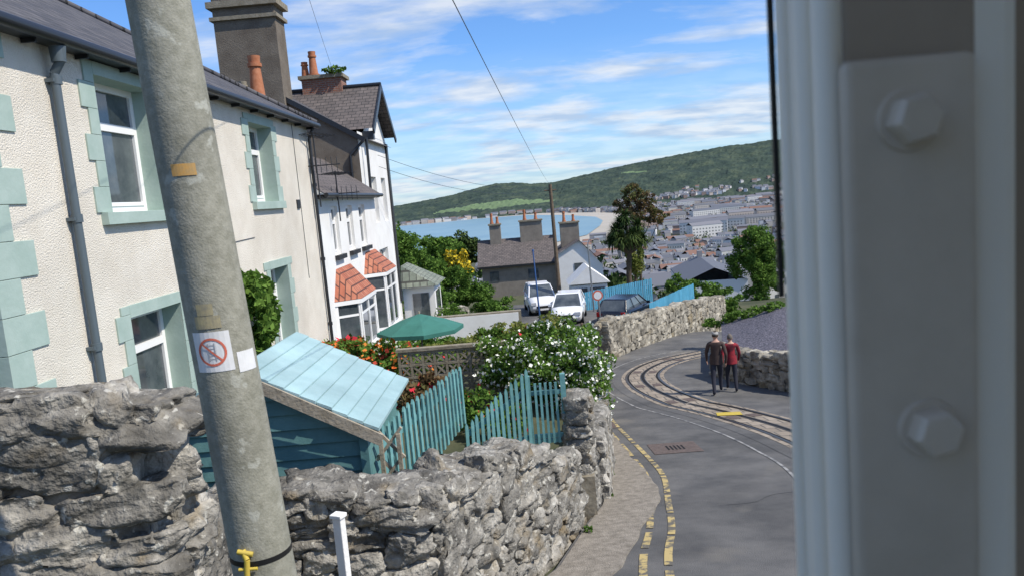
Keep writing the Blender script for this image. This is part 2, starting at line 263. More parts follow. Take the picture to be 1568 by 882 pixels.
def strip(mb,line,o0,o1,dz,mi=0,gap=None):
    pr=None
    for i,q in enumerate(line):
        t=(line[min(i+1,len(line)-1)]-line[max(i-1,0)]).normalized(); nn=Vector((t.y,-t.x)); a=q+nn*o0; b=q+nn*o1
        cur=((a.x,a.y,float(hroad(a.x,a.y))+dz),(b.x,b.y,float(hroad(b.x,b.y))+dz))
        if pr and (gap is None or gap(i)): mb.quad(pr[0],pr[1],cur[1],cur[0],mi)
        pr=cur
yl=crom([(.8,5),(1.12,7.6),(1.42,9),(1.62,10.3),(1.86,12),(1.90,13.6),(1.80,16),(1.72,18.6),(1.9,22),(2.3,26)],14)
WY=[6,8,11,14,18,29]; WW=[.75,.7,.85,.45,.12,.05]
mb=MB()
for y in np.arange(6.6,29,.15):
    def ed(yy): a=float(xl(yy))-.1; return a, a+float(np.interp(yy,WY,WW))+noise.noise(Vector((yy*1.7,0,0)))*.06
    (a0,b0),(a1,b1)=ed(y),ed(y+.15); P=[(a0,y),(b0,y),(b1,y+.15),(a1,y+.15)]; mb.quad(*[(x,yy,float(hroad(x,yy))+.03) for x,yy in P]); mb.quad(*[(x,yy,float(hroad(x,yy))+d) for (x,yy),d in ((P[1],-.02),(P[2],-.02),(P[2],.03),(P[1],.03))])
mb.build('pavement_verge',['gravel'])
mb=MB(); strip(mb,yl,-.17,-.08,.008,gap=lambda i:i%9 not in(0,1)); strip(mb,yl,.10,.19,.008,gap=lambda i:i%11!=3); mb.build('double_yellow_lines',['yellow'])
tk=crom([(1.6,-6),(1.9,0),(3.2,5),(4.7,9),(5.35,12),(5.3,15),(4.75,18),(3.95,20.7),(3.55,23),(3.75,25.2),(4.9,27.3),(7,29),(10,31.8),(13,37),(14.5,46)],10)
mb=MB(); strip(mb,tk,-1.02,-1.005,.005); strip(mb,crom([(2.5,9.9),(2.9,9.95),(3.3,10.3),(4.2,10.4)],8),-.008,.008,.005); mb.build('tar_seams',['patch'])
g=grp('tram_track'); mb=MB(); strip(mb,tk,-.70,.70,.006); mb.build('sett_bed',['setts'],g)
mb=MB()
for s in(-1,1): strip(mb,tk,s*.535-.035,s*.535+.035,.016,0); strip(mb,tk,s*.47-.028,s*.47+.028,.012,1)
strip(mb,tk,-.05,.05,.012,1); strip(mb,tk,-.075,-.05,.014,0); strip(mb,tk,.05,.075,.014,0); mb.build('rails_and_slot',['rail','slot'],g)
mb=MB()
for i in range(3,len(tk)-1,11):
    q=tk[i]; t=(tk[i+1]-q).normalized(); nn=Vector((t.y,-t.x))
    for s in (-.27,.27):
        c=q+nn*s; P=[c+t*a+nn*b for a,b in((-.2,-.13),(.2,-.13),(.2,.13),(-.2,.13))]; mb.quad(*[(k.x,k.y,float(hroad(k.x,k.y))+.014) for k in P],mi=0)
mb.build('iron_covers',['rust'],g)
mb=MB(); strip(mb,tk[30:],-1.36,-1.31,.008); mb.build('white_edge_line',['whiteline'])
mb=MB(); c=Vector((4.62,17.9)); mb.quad(*[(c.x+a,c.y+b,float(hroad(c.x+a,c.y+b))+.022) for a,b in((-.28,-.2),(.30,-.32),(.36,.14),(-.2,.25))]); mb.build('yellow_track_marking',['yellowp'])
mb=MB()
def hq(x0,x1,y0,y1,dz,mi): mb.quad(*[(a,b,float(hroad(a,b))+dz) for a,b in((x0,y0),(x1,y0),(x1,y1),(x0,y1))],mi=mi)
hq(2.2,3.15,14.0,15.0,.009,0)
for i in range(5): hq(2.52+i*.075,2.555+i*.075,14.3,14.7,.013,1)
mb.build('drain_cover',['rust','slot'])
mb=MB(); hq(1.25,1.85,17.2,18.0,.009,0); mb.build('manhole_cover',['rust'])
# ---------------------------------------------------------------- rubble walls
def stonev(c,dim,rz,mb,mi=0,n=4,amp=.16):
    seed=Vector((random.uniform(-99,99),random.uniform(-99,99),random.uniform(-99,99))); Mx=Matrix.Translation(c)@Matrix.Rotation(rz,4,'Z')@Matrix.Rotation(random.gauss(0,.07),4,'Y')@Matrix.Rotation(random.gauss(0,.06),4,'X'); key={}; vs=[]; fs=[]
    sk=[random.uniform(-.22,.22) for _ in range(4)]
    def P(a,b,cc):
        kx=(a,b,cc)
        if kx in key: return key[kx]
        q=Vector((a/n*2-1,b/n*2-1,cc/n*2-1)); s=q.normalized()*1.2; q=q.lerp(s,.36); d=noise.noise_vector(q*1.2+seed)*amp*1.6+noise.noise_vector(q*2.6+seed)*amp*.8; q=q+d
        q.x+=sk[0]*q.z+sk[1]*q.y; q.z+=sk[2]*q.x
        w=Vector((q.x*dim[0]/2,q.y*dim[1]/2,q.z*dim[2]/2)); w=w+noise.noise_vector(w*14+seed)*.022+noise.noise_vector(w*34+seed)*.007
        key[kx]=len(vs); vs.append(Mx@w); return key[kx]
    for i in range(n):
        for j in range(n):
            for k in(0,n):
                for ax in range(3):
                    def T(u,v):
                        l=[u,v]; l.insert(ax,k); return P(*l)
                    f=(T(i,j),T(i+1,j),T(i+1,j+1),T(i,j+1))
                    if (k==0)^(ax==1): f=f[::-1]
                    fs.append(f)
    mb.add(vs,fs,mi,n>=6)
def rubble(name,path,th,sl_,sh,mats=('stone','mortar'),n=4,sides=(-1,1),cap=True,parent=None,amp=.16,ch=1.0,inset=.035):
    mb=MB(); P=[Vector(q[:2]) for q in path]; seg=[0]
    for i in range(len(P)-1): seg.append(seg[-1]+(P[i+1]-P[i]).length)
    Lg=seg[-1]
    def at(s):
        i=0
        while i<len(seg)-2 and s>seg[i+1]: i+=1
        t=min(max((s-seg[i])/(seg[i+1]-seg[i]),0),1); q=P[i].lerp(P[i+1],t); d=(P[i+1]-P[i]).normalized(); a,b=path[i],path[i+1]; return q,d,a[2]+(b[2]-a[2])*t,a[3]+(b[3]-a[3])*t
    m=max(2,int(Lg/.5)); pr=None
    for i in range(m+1):
        q,d,zb,zt=at(Lg*i/m); nn=Vector((d.y,-d.x)); a=q+nn*(th/2-inset); b=q-nn*(th/2-inset); cur=[(a.x,a.y,zb-.3),(a.x,a.y,zt-.08),(b.x,b.y,zt-.08),(b.x,b.y,zb-.3)]
        if pr: mb.add(pr+cur,[(0,4,5,1),(1,5,6,2),(2,6,7,3)],1)
        if i in(0,m): mb.add(cur,[(0,1,2,3)],1)
        pr=cur
    zmin=min(q[2] for q in path); zmax=max(q[3] for q in path)
    for sd_ in sides:
        z=zmin
        while z<zmax:
            hh=sh*random.uniform(.6,1.45); s=-random.random()*sl_
            while s<Lg:
                ln=sl_*random.uniform(.4,1.6); sc=min(max(s+ln/2,.02),Lg-.02); q,d,zb,zt=at(sc); zc=z+hh/2+random.uniform(-.25,.25)*hh
                if zb-.15<zc<zt-hh*.2:
                    nn=Vector((d.y,-d.x)); c=q+nn*sd_*(th/2-.1); h2=hh*random.uniform(.8,1.25)
                    stonev((c.x+nn.x*random.uniform(-.03,.03),c.y+nn.y*random.uniform(-.03,.03),zc),(ln*1.02,.28,h2*1.04),math.atan2(d.y,d.x),mb,0,n,amp)
                s+=ln
            z+=hh*.93
    if cap:
        s=0
        while s<Lg:
            ln=sl_*random.uniform(.7,1.8); q,d,zb,zt=at(min(s+ln/2,Lg)); stonev((q.x,q.y,zt-sh*.35+random.uniform(-.04,.05)*sh*4),(ln*1.1,th*random.uniform(.95,1.12),sh*random.uniform(.7,1.4)*ch),math.atan2(d.y,d.x)+random.gauss(0,.08),mb,0,n+3,amp); s+=ln
    for end,cc in((0,at(.0)),(1,at(Lg))):
        q,d,zb,zt=cc; z=zb
        while z<zt-.05:
            hh=sh*random.uniform(.8,1.3); stonev((q.x,q.y,z+hh/2),(.25,th*1.0,hh),math.atan2(d.y,d.x),mb,0,n,amp); z+=hh
    return mb.build(name,list(mats),parent)
rubble('stone_wall',[(-3.9,4.1,-4,-1.0),(-3.3,4.3,-4,-1.02),(-2.95,4.4,-4,-.93),(-2.6,4.5,-4,-1.12)],.5,.50,.31,n=11,amp=.2)
rubble('stone_wall',[(-2.62,4.75,-4,-1.85),(-2.6,5.4,-4,-2.2),(-2.55,6.0,-4,-2.3)],.45,.42,.26,n=9)
rubble('stone_wall',[(-2.5,6.15,-4.1,-2.28),(-1.9,6.2,-4.1,-2.30),(-1.2,6.25,-4.1,-2.45)],.5,.34,.17,n=8,amp=.2)
rubble('stone_wall',[(-1.15,6.35,-4.1,-2.47),(-.85,7.0,-4.3,-2.55),(-.5,7.8,-4.3,-2.68),(-.15,8.7,-4.4,-3.12),(.18,9.6,-4.6,-3.42)],.60,.34,.19,n=8,amp=.2,inset=.02)
rubble('stone_pier',[(.54,10.0,-4.7,-2.88),(.60,10.4,-4.8,-2.88)],.32,.24,.16,n=6)
rubble('retaining_wall',[(.7,10.8,-4.9,-3.7),(1.05,13.5,-5.3,-3.75),(1.35,17,-5.8,-3.95),(1.5,20,-6.2,-4.5),(1.95,27,-6.8,-5.4),(1.9,29.2,-6.9,-5.5)],.5,.4,.24,n=3,sides=(1,))
rubble('boundary_wall',[(2.85,28.8,-6.9,-5.05),(5.4,33,-7.6,-5.6),(8.5,39,-8.9,-6.25),(11.4,44.5,-9.6,-7.0)],.5,.45,.25,mats=('farstone','mortar'),n=3,sides=(1,-1))
rubble('roadside_wall',[(6.0,23.9,-7,-5.32),(6.4,22.2,-6.8,-5.2),(7.2,20.6,-6.6,-5.05),(8.8,18.5,-6.5,-4.85)],.4,.34,.18,mats=('farstone','mortar'),n=3,sides=(-1,1))
mb=MB(); mb.obox((.56,9.85,-4.3),(.30,.12,.9),.0,0); mb.build('concrete_footing',['cap'])
mb=MB()
A=[(6.25,24.3,-5.45),(6.75,22.5,-5.3),(7.5,20.9,-5.15),(9.1,18.8,-5.0)]; B=[(7.7,30,-5.75),(9.3,28,-5.0),(12,27,-4.6),(16,24,-4.2)]
f=lambda a,b,t:tuple(a[j]+(b[j]-a[j])*t for j in range(3))
for i in range(3):
    for k in range(8):
        t0,t1=k/8,(k+1)/8; mb.quad(f(A[i],B[i],t0),f(A[i+1],B[i+1],t0),f(A[i+1],B[i+1],t1),f(A[i],B[i],t1))
    mb.quad(A[i],A[i+1],(A[i+1][0],A[i+1][1],-8),(A[i][0],A[i][1],-8)); mb.quad(B[i],B[i+1],(B[i+1][0],B[i+1][1],-12),(B[i][0],B[i][1],-12))
mb.quad(A[0],B[0],(B[0][0],B[0][1],-12),(A[0][0],A[0][1],-8)); mb.build('slate_bank',['slatebed'])
leafcloud([(7.4+i*.6,29.8-i*.6,-5.7+i*.24,.5,.4,.22) for i in range(4)],2500,.06,('leaf',),name='bank_plants')
leafcloud([(float(xl(yy))-.02,yy,float(hroad(xl(yy),yy))+.04,.06,.12,.05) for yy in (9.0,10.9,12.4,13.6,14.5,16,17.5,19)],900,.02,('leaf',),name='verge_weeds')
leafcloud([(2.95+t*2.6,28.6+t*4.2,-6.62-t*.7,.25,.3,.10) for t in (0,.15,.35,.5,.8,1)],1500,.04,('leaf',),name='verge_weeds')
def hg(y): return float(np.interp(y,[4,16,20,29.2],[-4.0,-4.0,-4.7,-5.6]))
g=grp('garden_terrace'); mb=MB(); EY=[4.2,6.3,9.5,10.6,13.5,16,17,20,27,29.2]; EX=[-2.4,-1.0,.2,.6,1.0,1.22,1.3,1.4,1.85,1.8]
for i in range(len(EY)-1):
    y0,y1=EY[i],EY[i+1]; mb.quad((-14,y0,hg(y0)),(EX[i],y0,hg(y0)),(EX[i+1],y1,hg(y1)),(-14,y1,hg(y1))); mb.quad((EX[i],y0,-8),(EX[i],y0,hg(y0)),(EX[i+1],y1,hg(y1)),(EX[i+1],y1,-8),1)
mb.quad((-14,29.2,-5.6),(1.8,29.2,-5.6),(1.8,29.2,-8),(-14,29.2,-8),1); mb.quad((-14,4.2,-4),(-2.4,4.2,-4),(-2.4,4.2,-6),(-14,4.2,-6),1); mb.build('terrace',['ground','farstone'],g)
# ---------------------------------------------------------------- house helpers
def facade(mb,X,y0,y1,z0,z1,ops,dep=.3,mi=0,mr=1):
    ysq=sorted({y0,y1,*[o[0] for o in ops],*[o[1] for o in ops]}); zs=sorted({z0,z1,*[o[2] for o in ops],*[o[3] for o in ops]})
    for i in range(len(ysq)-1):
        for j in range(len(zs)-1):
            cy=(ysq[i]+ysq[i+1])/2; cz=(zs[j]+zs[j+1])/2
            if any(o[0]<cy<o[1] and o[2]<cz<o[3] for o in ops): continue
            mb.quad((X,ysq[i],zs[j]),(X,ysq[i+1],zs[j]),(X,ysq[i+1],zs[j+1]),(X,ysq[i],zs[j+1]),mi)
    for a,b,c,d in ops:
        xi=X-dep-.05
        mb.quad((X,a,c),(X,a,d),(xi,a,d),(xi,a,c),mr); mb.quad((X,b,c),(xi,b,c),(xi,b,d),(X,b,d),mr); mb.quad((X,a,c),(xi,a,c),(xi,b,c),(X,b,c),mr); mb.quad((X,a,d),(X,b,d),(xi,b,d),(xi,a,d),mr)
def window(mb,X,a,b,c,d,tr=.33,mull=0):
    w=.085; mb.box(X-.03,X+.03,a,a+w,c,d,0); mb.box(X-.03,X+.03,b-w,b,c,d,0); mb.box(X-.03,X+.03,a+w,b-w,c,c+w,0); mb.box(X-.03,X+.03,a+w,b-w,d-w,d,0)
    zt=d-(d-c)*tr
    if tr: mb.box(X-.03,X+.034,a+w,b-w,zt-.05,zt+.05,0); mb.box(X-.02,X+.045,a+w,b-w,c+w,c+w+.05,0)
    for k in range(mull): y=a+(b-a)*(k+1)/(mull+1); mb.box(X-.03,X+.036,y-.03,y+.03,c+w,d-w,0)
    mb.box(X-.02,X-.005,a+w/2,b-w/2,c+w/2,d-w/2,1)
def surround(mb,X,a,b,c,d,w=.2,p=.022):
    z=c; k=0
    while z<d+.16-.01:
        z2=min(z+.31,d+.16); ww=w if k%2 else w+.13; mb.box(X,X+p,a-ww,a,z,z2-.004,0); mb.box(X,X+p,b,b+ww,z,z2-.004,0); z=z2; k+=1
    mb.box(X,X+p+.003,a,b,d,d+.16,0)
    mb.box(X-.3,X+.09,a-w-.04,b+w+.04,c-.15,c-.003,0)
# ---- house 1
g=grp('cream_terraced_house'); ops=[(9.2,10.65,.2,1.85),(14.35,15.65,.28,1.78),(9.25,10.65,-2.62,-1.12),(14.6,15.7,-2.9,-1.05)]
mb=MB(); facade(mb,-5,7,18.45,-4.1,2.1,ops); mb.quad((-5,7,-4.1),(-5,7,2.1),(-13,7,2.1),(-13,7,-4.1),0); mb.quad((-5,18.45,-4.8),(-13,18.45,-4.8),(-13,18.45,2.1),(-5,18.45,2.1),0); mb.build('walls',['cream','green'],g)
mb=MB()
for o in ops: window(mb,-5.3,*o)
mb.build('windows',['upvc','glass'],g)
mb=MB()
for o in ops: surround(mb,-5,*o)
z=-4.0;k=0
while z<2.0:
    z2=min(z+.36,2.05); w=.33 if k%2 else .62; mb.box(-5-.3,-5+.022,7-.022,7+w,z,z2-.006,0); z=z2;k+=1
mb.build('painted_surrounds',['green'],g,bevel=.004)
s=.62; xr=-9.0; zr=2.12+(-4.8-xr)*s
mb=MB(); mb.add([(-4.8,6.7,2.12),(-4.8,18.65,2.12),(xr,14.2,zr),(xr,6.7,zr)],[(0,1,2,3)],0); mb.add([(-4.8,18.65,2.12),(-13.2,18.65,2.12),(xr,14.2,zr)],[(0,1,2)],0); mb.add([(-13.2,6.7,2.12),(xr,6.7,zr),(xr,14.2,zr),(-13.2,18.65,2.12)],[(0,1,2,3)],0)
mb.box(-5.0,-4.82,6.7,18.6,2.02,2.10,1); mb.tube((-4.8,18.65,2.15),(xr,14.2,zr+.03),.06,n=8,mi=2); mb.tube((xr,14.2,zr+.03),(xr,6.7,zr+.03),.07,n=8,mi=2); mb.build('roof',['slate','black','slate'],g)
mb=MB(); mb.tube((-4.78,6.7,2.07),(-4.78,18.7,2.07),.07,n=10)
for y in np.arange(7,18.6,.95): mb.box(-4.99,-4.84,y-.015,y+.015,1.97,2.03)
mb.build('gutter',['black'],g)
mb=MB(); mb.path([(-4.8,8.32,2.0),(-4.82,8.32,1.86),(-4.92,8.32,1.72),(-4.92,8.34,-4.0)],.048,10)
for z in (1.6,.1,-1.35,-2.8): mb.tube((-4.92,8.33,z),(-4.92,8.33,z+.09),.062,n=10); mb.box(-5,-4.9,8.25,8.41,z+.02,z+.06)
mb.tube((-4.85,8.32,1.83),(-4.85,8.32,1.99),.075,.085,n=10); mb.build('drainpipe',['slateblue'],g)
mb=MB(); mb.path([(-4.8,18.3,2.0),(-4.93,18.3,1.75),(-4.93,18.35,-4)],.04,8)
for z in (.6,-1.2,-2.8): mb.tube((-4.93,18.34,z),(-4.93,18.34,z+.08),.055,n=8)
mb.build('far_drainpipe',['black'],g)
mb=MB(); mb.tube((-4.99,12.3,-.4),(-4.99,12.3,2.0),.006,n=5); mb.tube((-4.99,17.2,-1.5),(-4.99,17.2,2.0),.006,n=5); mb.tube((-4.99,12.3,-.42),(-4.99,14,-.38),.006,n=5); mb.box(-5,-4.97,16.9,17.1,.1,.3); mb.box(-5,-4.96,11.3,11.42,.1,.2); mb.build('cables',['black'],g)
def aerial(x,y,z,h):
    gg=grp('tv_aerial'); m_=MB(); m_.tube((x,y,z),(x,y,z+h),.02,n=6); m_.tube((x-.1,y-.5,z+h*.95),(x+.15,y+.6,z+h*.95),.014,n=5)
    for k in range(7):
        t=k/6; c=Vector((x-.1+.25*t,y-.5+1.1*t,z+h*.95)); m_.tube(c+Vector((-.25,.05,-.02)),c+Vector((.25,-.05,.02)),.01,n=4)
    m_.tube((x-.2,y,z+h*.55),(x+.55,y+.1,z+h*.55),.014,n=5)
    for k in range(6):
        c=Vector((x-.15+.13*k,y,z+h*.55)); m_.tube(c+Vector((0,0,-.18)),c+Vector((0,0,.18)),.009,n=4)
    m_.build('aerial',['black'],gg)
aerial(-4.8,18.2,.1,1.8); aerial(-4.7,19.6,-.3,1.3)
# ---- house 2
g=grp('white_bay_house'); ops=[(19.9,20.6,-1.2,.1),(21.6,22.4,-1.2,.1),(23.3,24.2,-1.2,.1)]
mb=MB(); facade(mb,-5,18.5,26,-6,.42,ops,dep=.12,mr=0); mb.build('walls',['white','white'],g)
mb=MB()
for o in ops: window(mb,-5.12,*o)
mb.build('windows',['upvc','glass'],g)
mb=MB()
for o in ops: mb.box(-5,-4.88,o[0]-.1,o[1]+.1,o[2]-.12,o[2])
mb.build('sills',['black'],g)
mb=MB(); mb.add([(-4.75,18.5,.42),(-4.75,26,.42),(-6.6,26,1.75),(-6.6,18.5,1.75)],[(0,1,2,3)],0); mb.quad((-6.6,18.5,1.75),(-6.6,26,1.75),(-8,26,2.2),(-8,18.5,2.2),0); mb.quad((-5,18.5,.4),(-4.75,18.5,.4),(-6.6,18.5,1.72),(-8,18.5,.4),1); mb.tube((-4.72,18.5,.38),(-4.72,26,.38),.06,n=8,mi=2); mb.box(-5,-4.8,18.5,26,.3,.36,2); mb.build('roof',['slate_x','white','black'],g)
def bay(g,y0,y1,zt,zb,zbase,X=-5,d=.55):
    a=.35; P=[(X,y0),(X+d,y0+a),(X+d,y1-a),(X,y1)]; m_=MB(); e=.08
    O=[(X,y0-e),(X+d+e,y0+a-.05),(X+d+e,y1-a+.05),(X,y1+e)]; T=[(X,y0+.45),(X,y1-.45)]
    m_.add([(*O[0],zb),(*O[1],zb),(*T[0],zt)],[(0,1,2)]); m_.add([(*O[1],zb),(*O[2],zb),(*T[1],zt),(*T[0],zt)],[(0,1,2,3)]); m_.add([(*O[2],zb),(*O[3],zb),(*T[1],zt)],[(0,1,2)]); m_.add([(*q,zb-.005) for q in O],[(0,1,2,3)])
    m_.build('bay_roof',['redtile'],g); m_=MB(); m_.add([(*q,zb-.12) for q in O]+[(*q,zb-.01) for q in O],[(i,i+1,i+5,i+4) for i in range(3)])
    for i in range(3):
        p0=Vector(P[i]); p1=Vector(P[i+1]); dd=(p1-p0); ln=dd.length; dd/=ln; nn=Vector((dd.y,-dd.x)); rz=math.atan2(dd.y,dd.x)
        mid=(p0+p1)/2; zs=zbase+.75
        m_.obox((mid.x,mid.y,(zbase+zs)/2-.2),(ln,.12,zs-zbase+.4),rz,2); m_.obox((mid.x+nn.x*.03,mid.y+nn.y*.03,zs+.02),(ln+.1,.2,.07),rz,0)
        m_.obox((mid.x,mid.y,(zs+zb)/2),(ln-.08,.03,zb-zs-.1),rz,1)
        for t in (0,.5,1) if ln>1 else (0,1):
            c=p0+dd*ln*t; m_.obox((c.x,c.y,(zs+zb)/2),(.09,.09,zb-zs-.1),rz,0)
        m_.obox((mid.x,mid.y,zb-(zb-zs)*.3),(ln,.06,.06),rz,0)
    m_.build('bay_window',['upvc','glass','white'],g)
bay(g,19.3,21.9,-1.55,-2.35,-4.5); bay(g,23.2,25.7,-1.4,-2.05,-4.6)
mb=MB(); mb.box(-7.0,-6.2,19.5,20.3,1.3,2.75,0); mb.box(-7.06,-6.14,19.44,20.36,2.75,2.85,0)
def pot(m_,x,y,z,h,rr,mi): m_.tube((x,y,z),(x,y,z+h*.12),rr*1.25,rr*1.25,12,mi); m_.tube((x,y,z+h*.12),(x,y,z+h*.78),rr,rr*.72,12,mi); m_.tube((x,y,z+h*.78),(x,y,z+h*.85),rr*.95,rr*.95,12,mi); m_.tube((x,y,z+h*.85),(x,y,z+h),rr*.75,rr*.85,12,mi)
pot(mb,-6.55,19.9,2.85,1.25,.19,1); pot(mb,-6.85,19.7,2.85,.6,.13,2); mb.build('chimney',['brick','terra','cap'],g)
# ---- house 3
g=grp('brown_roughcast_house'); g3=g; mb=MB(); sl3=.64; ze=2.4
mb.add([(-5,26.02,-6),(-5,26.02,ze),(-9,26.02,ze+4*sl3),(-13,26.02,ze),(-13,26.02,-6)],[(0,1,2,3,4)],0); facade(mb,-5,26.02,31.5,-7,2.6,[(27.6,28.6,-.6,1.1),(29.6,30.5,-.6,1.1),(27.6,29.6,-3.4,-1.6)],dep=.2,mi=1,mr=1); mb.quad((-5,31.5,-7),(-5,31.5,2.5),(-13,31.5,2.5),(-13,31.5,-7),1)
mb.add([(-4.99,27,2.6),(-4.99,31.4,2.6),(-4.99,29.2,4.4)],[(0,1,2)],1); mb.build('walls',['brown','white'],g)
mb=MB(); window(mb,-5.2,27.6,28.6,-.6,1.1); window(mb,-5.2,29.6,30.5,-.6,1.1); window(mb,-5.2,27.6,29.6,-3.4,-1.6,mull=1); mb.build('windows',['upvc','glass'],g)
mb=MB(); mb.quad((-4.8,25.9,ze-.05),(-4.8,31.7,ze-.05),(-9,31.7,ze+4*sl3+.06),(-9,25.9,ze+4*sl3+.06),0); mb.quad((-13.2,25.9,ze-.1),(-9,25.9,ze+4*sl3+.06),(-9,31.7,ze+4*sl3+.06),(-13.2,31.7,ze-.1),0)
mb.quad((-9.5,29.2,4.55),(-4.6,29.2,4.55),(-4.6,26.9,2.75),(-9.5,26.9,2.75),1); mb.quad((-9.5,29.2,4.55),(-4.6,29.2,4.55),(-4.6,31.5,2.75),(-9.5,31.5,2.75),1)
mb.build('roof',['slate','slate_x'],g)
mb=MB()
def beam(m_,a,b,w,h,mi=0):
    a=Vector(a);b=Vector(b); d=b-a; rz=math.atan2(d.y,d.x); ry=-math.atan2(d.z,math.hypot(d.x,d.y)); m_.obox((a+b)/2,(d.length,w,h),rz,mi,ry=ry)
beam(mb,(-4.75,25.93,ze-.12),(-9.1,25.93,ze+4*sl3),.1,.16); beam(mb,(-4.57,26.8,2.62),(-4.57,29.25,4.53),.06,.2); beam(mb,(-4.57,31.6,2.62),(-4.57,29.15,4.53),.06,.2); mb.tube((-9.5,29.2,4.58),(-4.55,29.2,4.58),.08,n=8); mb.box(-4.99,-4.6,26.85,27.1,2.35,2.65); mb.path([(-4.8,26.5,2.4),(-4.9,26.5,-4)],.05,8); mb.path([(-4.8,26.1,2.3),(-5.3,25.95,1.8),(-5.3,25.95,.8)],.05,8); mb.box(-5.02,-4.92,31.2,31.5,-4,2.5); mb.build('bargeboards_and_pipes',['black'],g)
mb=MB(); mb.box(-9.3,-7.25,25.7,26.7,1.8,6.9,0); mb.box(-9.4,-7.15,25.6,26.8,6.5,6.62,1); mb.box(-9.45,-7.1,25.55,26.85,6.9,7.1,1); mb.box(-9.3,-7.25,25.7,26.7,7.1,7.5,0); mb.box(-9.4,-7.15,25.6,26.8,7.5,7.6,1)
for px in (-9.0,-8.3,-7.6): mb.tube((px,26.2,7.6),(px,26.2,8.4),.17,.12,10,2)
mb.box(-7.5,-6.0,29,29.9,4.0,4.95,3); mb.box(-7.6,-5.9,28.9,30,4.95,5.08,1)
pot(mb,-7.1,29.4,5.08,.95,.17,2); pot(mb,-7.45,29.5,5.08,.6,.15,2)
mb.build('chimneys',['brown','cap','terra','brick'],g)
leafcloud([(-6.55,28.95,5.2,.4,.3,.15)],200,.07,('leaf',),name='chimney_weeds')
g=grp('porch'); mb=MB(); mb.add([(-5.3,31.9,-2.6),(-3.75,31.5,-3.5),(-3.7,34.3,-3.5),(-5.3,33.8,-2.6)],[(0,1,2,3)]); mb.add([(-5.3,31.9,-2.6),(-5.3,31.5,-3.5),(-3.75,31.5,-3.5)],[(0,1,2)]); mb.build('roof',['green_slate'],g); mb=MB(); mb.box(-5.3,-3.95,31.8,34.1,-7,-3.53); mb.build('walls',['white'],g); mb=MB(); mb.box(-4.9,-4.2,31.76,31.79,-5.0,-3.8); mb.box(-3.94,-3.92,32.2,33.6,-5.0,-3.8); mb.build('windows',['glass'],g)
leafcloud([(-3.3,31.0,-5.0,.7,.7,.7),(-4.2,30.6,-5.2,.7,.6,.6)],3500,.06,('leaf',),name='porch_shrub')
# ---------------------------------------------------------------- shed
g=grp('garden_shed'); mb=MB(); x0,x1,xa=-3.95,-1.62,-2.78; zE,zA=-2.08,-1.44; yf,yb=7.0,8.7
z=-4.0
while z<zA-.05:
    z2=z+.15
    def xr_(zz): t=min(max((zz-zE)/(zA-zE),0),1); return x0+.06+(xa-x0-.06)*t, x1-.06+(xa-x1+.06)*t
    a,b=xr_(z2-.02)
    if b-a>.1: mb.add([(a,yf-.03,z),(b,yf-.03,z),(b,yf,z2),(a,yf,z2),(a,yf,z),(b,yf,z)],[(0,1,2,3),(0,4,5,1)])
    if z2<zE+.1: mb.add([(x1-.03,yf,z),(x1-.03,yb,z),(x1-.06,yb,z2),(x1-.06,yf,z2),(x1-.06,yf,z),(x1-.06,yb,z)],[(0,1,2,3),(0,4,5,1)])
    z=z2
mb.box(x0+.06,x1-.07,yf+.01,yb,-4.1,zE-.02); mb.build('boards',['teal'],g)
mb=MB(); k=9
for i in range(k):
    for sgn,xe in((1,x1+.12),(-1,x0-.12)):
        t0=i/k; t1=(i+.965)/k; ff=lambda t:(xa+(xe-xa)*t, zA+.05+(zE-.05-zA)*t); jy=random.uniform(-.02,.02)
        a=ff(t0);b=ff(t1); mb.add([(a[0],yf-.12+jy,a[1]),(a[0],yb+.1,a[1]),(b[0],yb+.1,b[1]+.012),(b[0],yf-.12+jy,b[1]+.012),(a[0],yf-.12+jy,a[1]-.03),(a[0],yb+.1,a[1]-.03),(b[0],yb+.1,b[1]-.02),(b[0],yf-.12+jy,b[1]-.02)],[(0,1,2,3),(7,6,5,4),(0,3,7,4),(1,5,6,2),(3,2,6,7),(0,4,5,1)])
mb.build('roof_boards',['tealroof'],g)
mb=MB(); beam(mb,(xa-.0,yf-.155,zA-.02),(x1+.14,yf-.155,zE-.10),.028,.11); beam(mb,(xa,yf-.157,zA-.02),(x0-.14,yf-.157,zE-.10),.026,.11); mb.build('bargeboards',['oldwood'],g)
mb=MB(); mb.box(x1-.1,x1-.02,yf-.06,yf+.02,-4,zE-.1); mb.build('corner_trim',['teal'],g)
mb=MB()
for i in range(6): z=-3.9+i*.28; mb.obox((-1.5,7.25,z+.15),(.03,.03,.42),0,0,ry=.7); mb.obox((-1.5,7.28,z+.15),(.03,.03,.42),0,0,ry=-.7)
mb.box(-1.6,-1.56,7.22,7.26,-4,-2.25); mb.box(-1.42,-1.38,7.22,7.26,-4,-2.25); mb.build('trellis',['oldwood'])
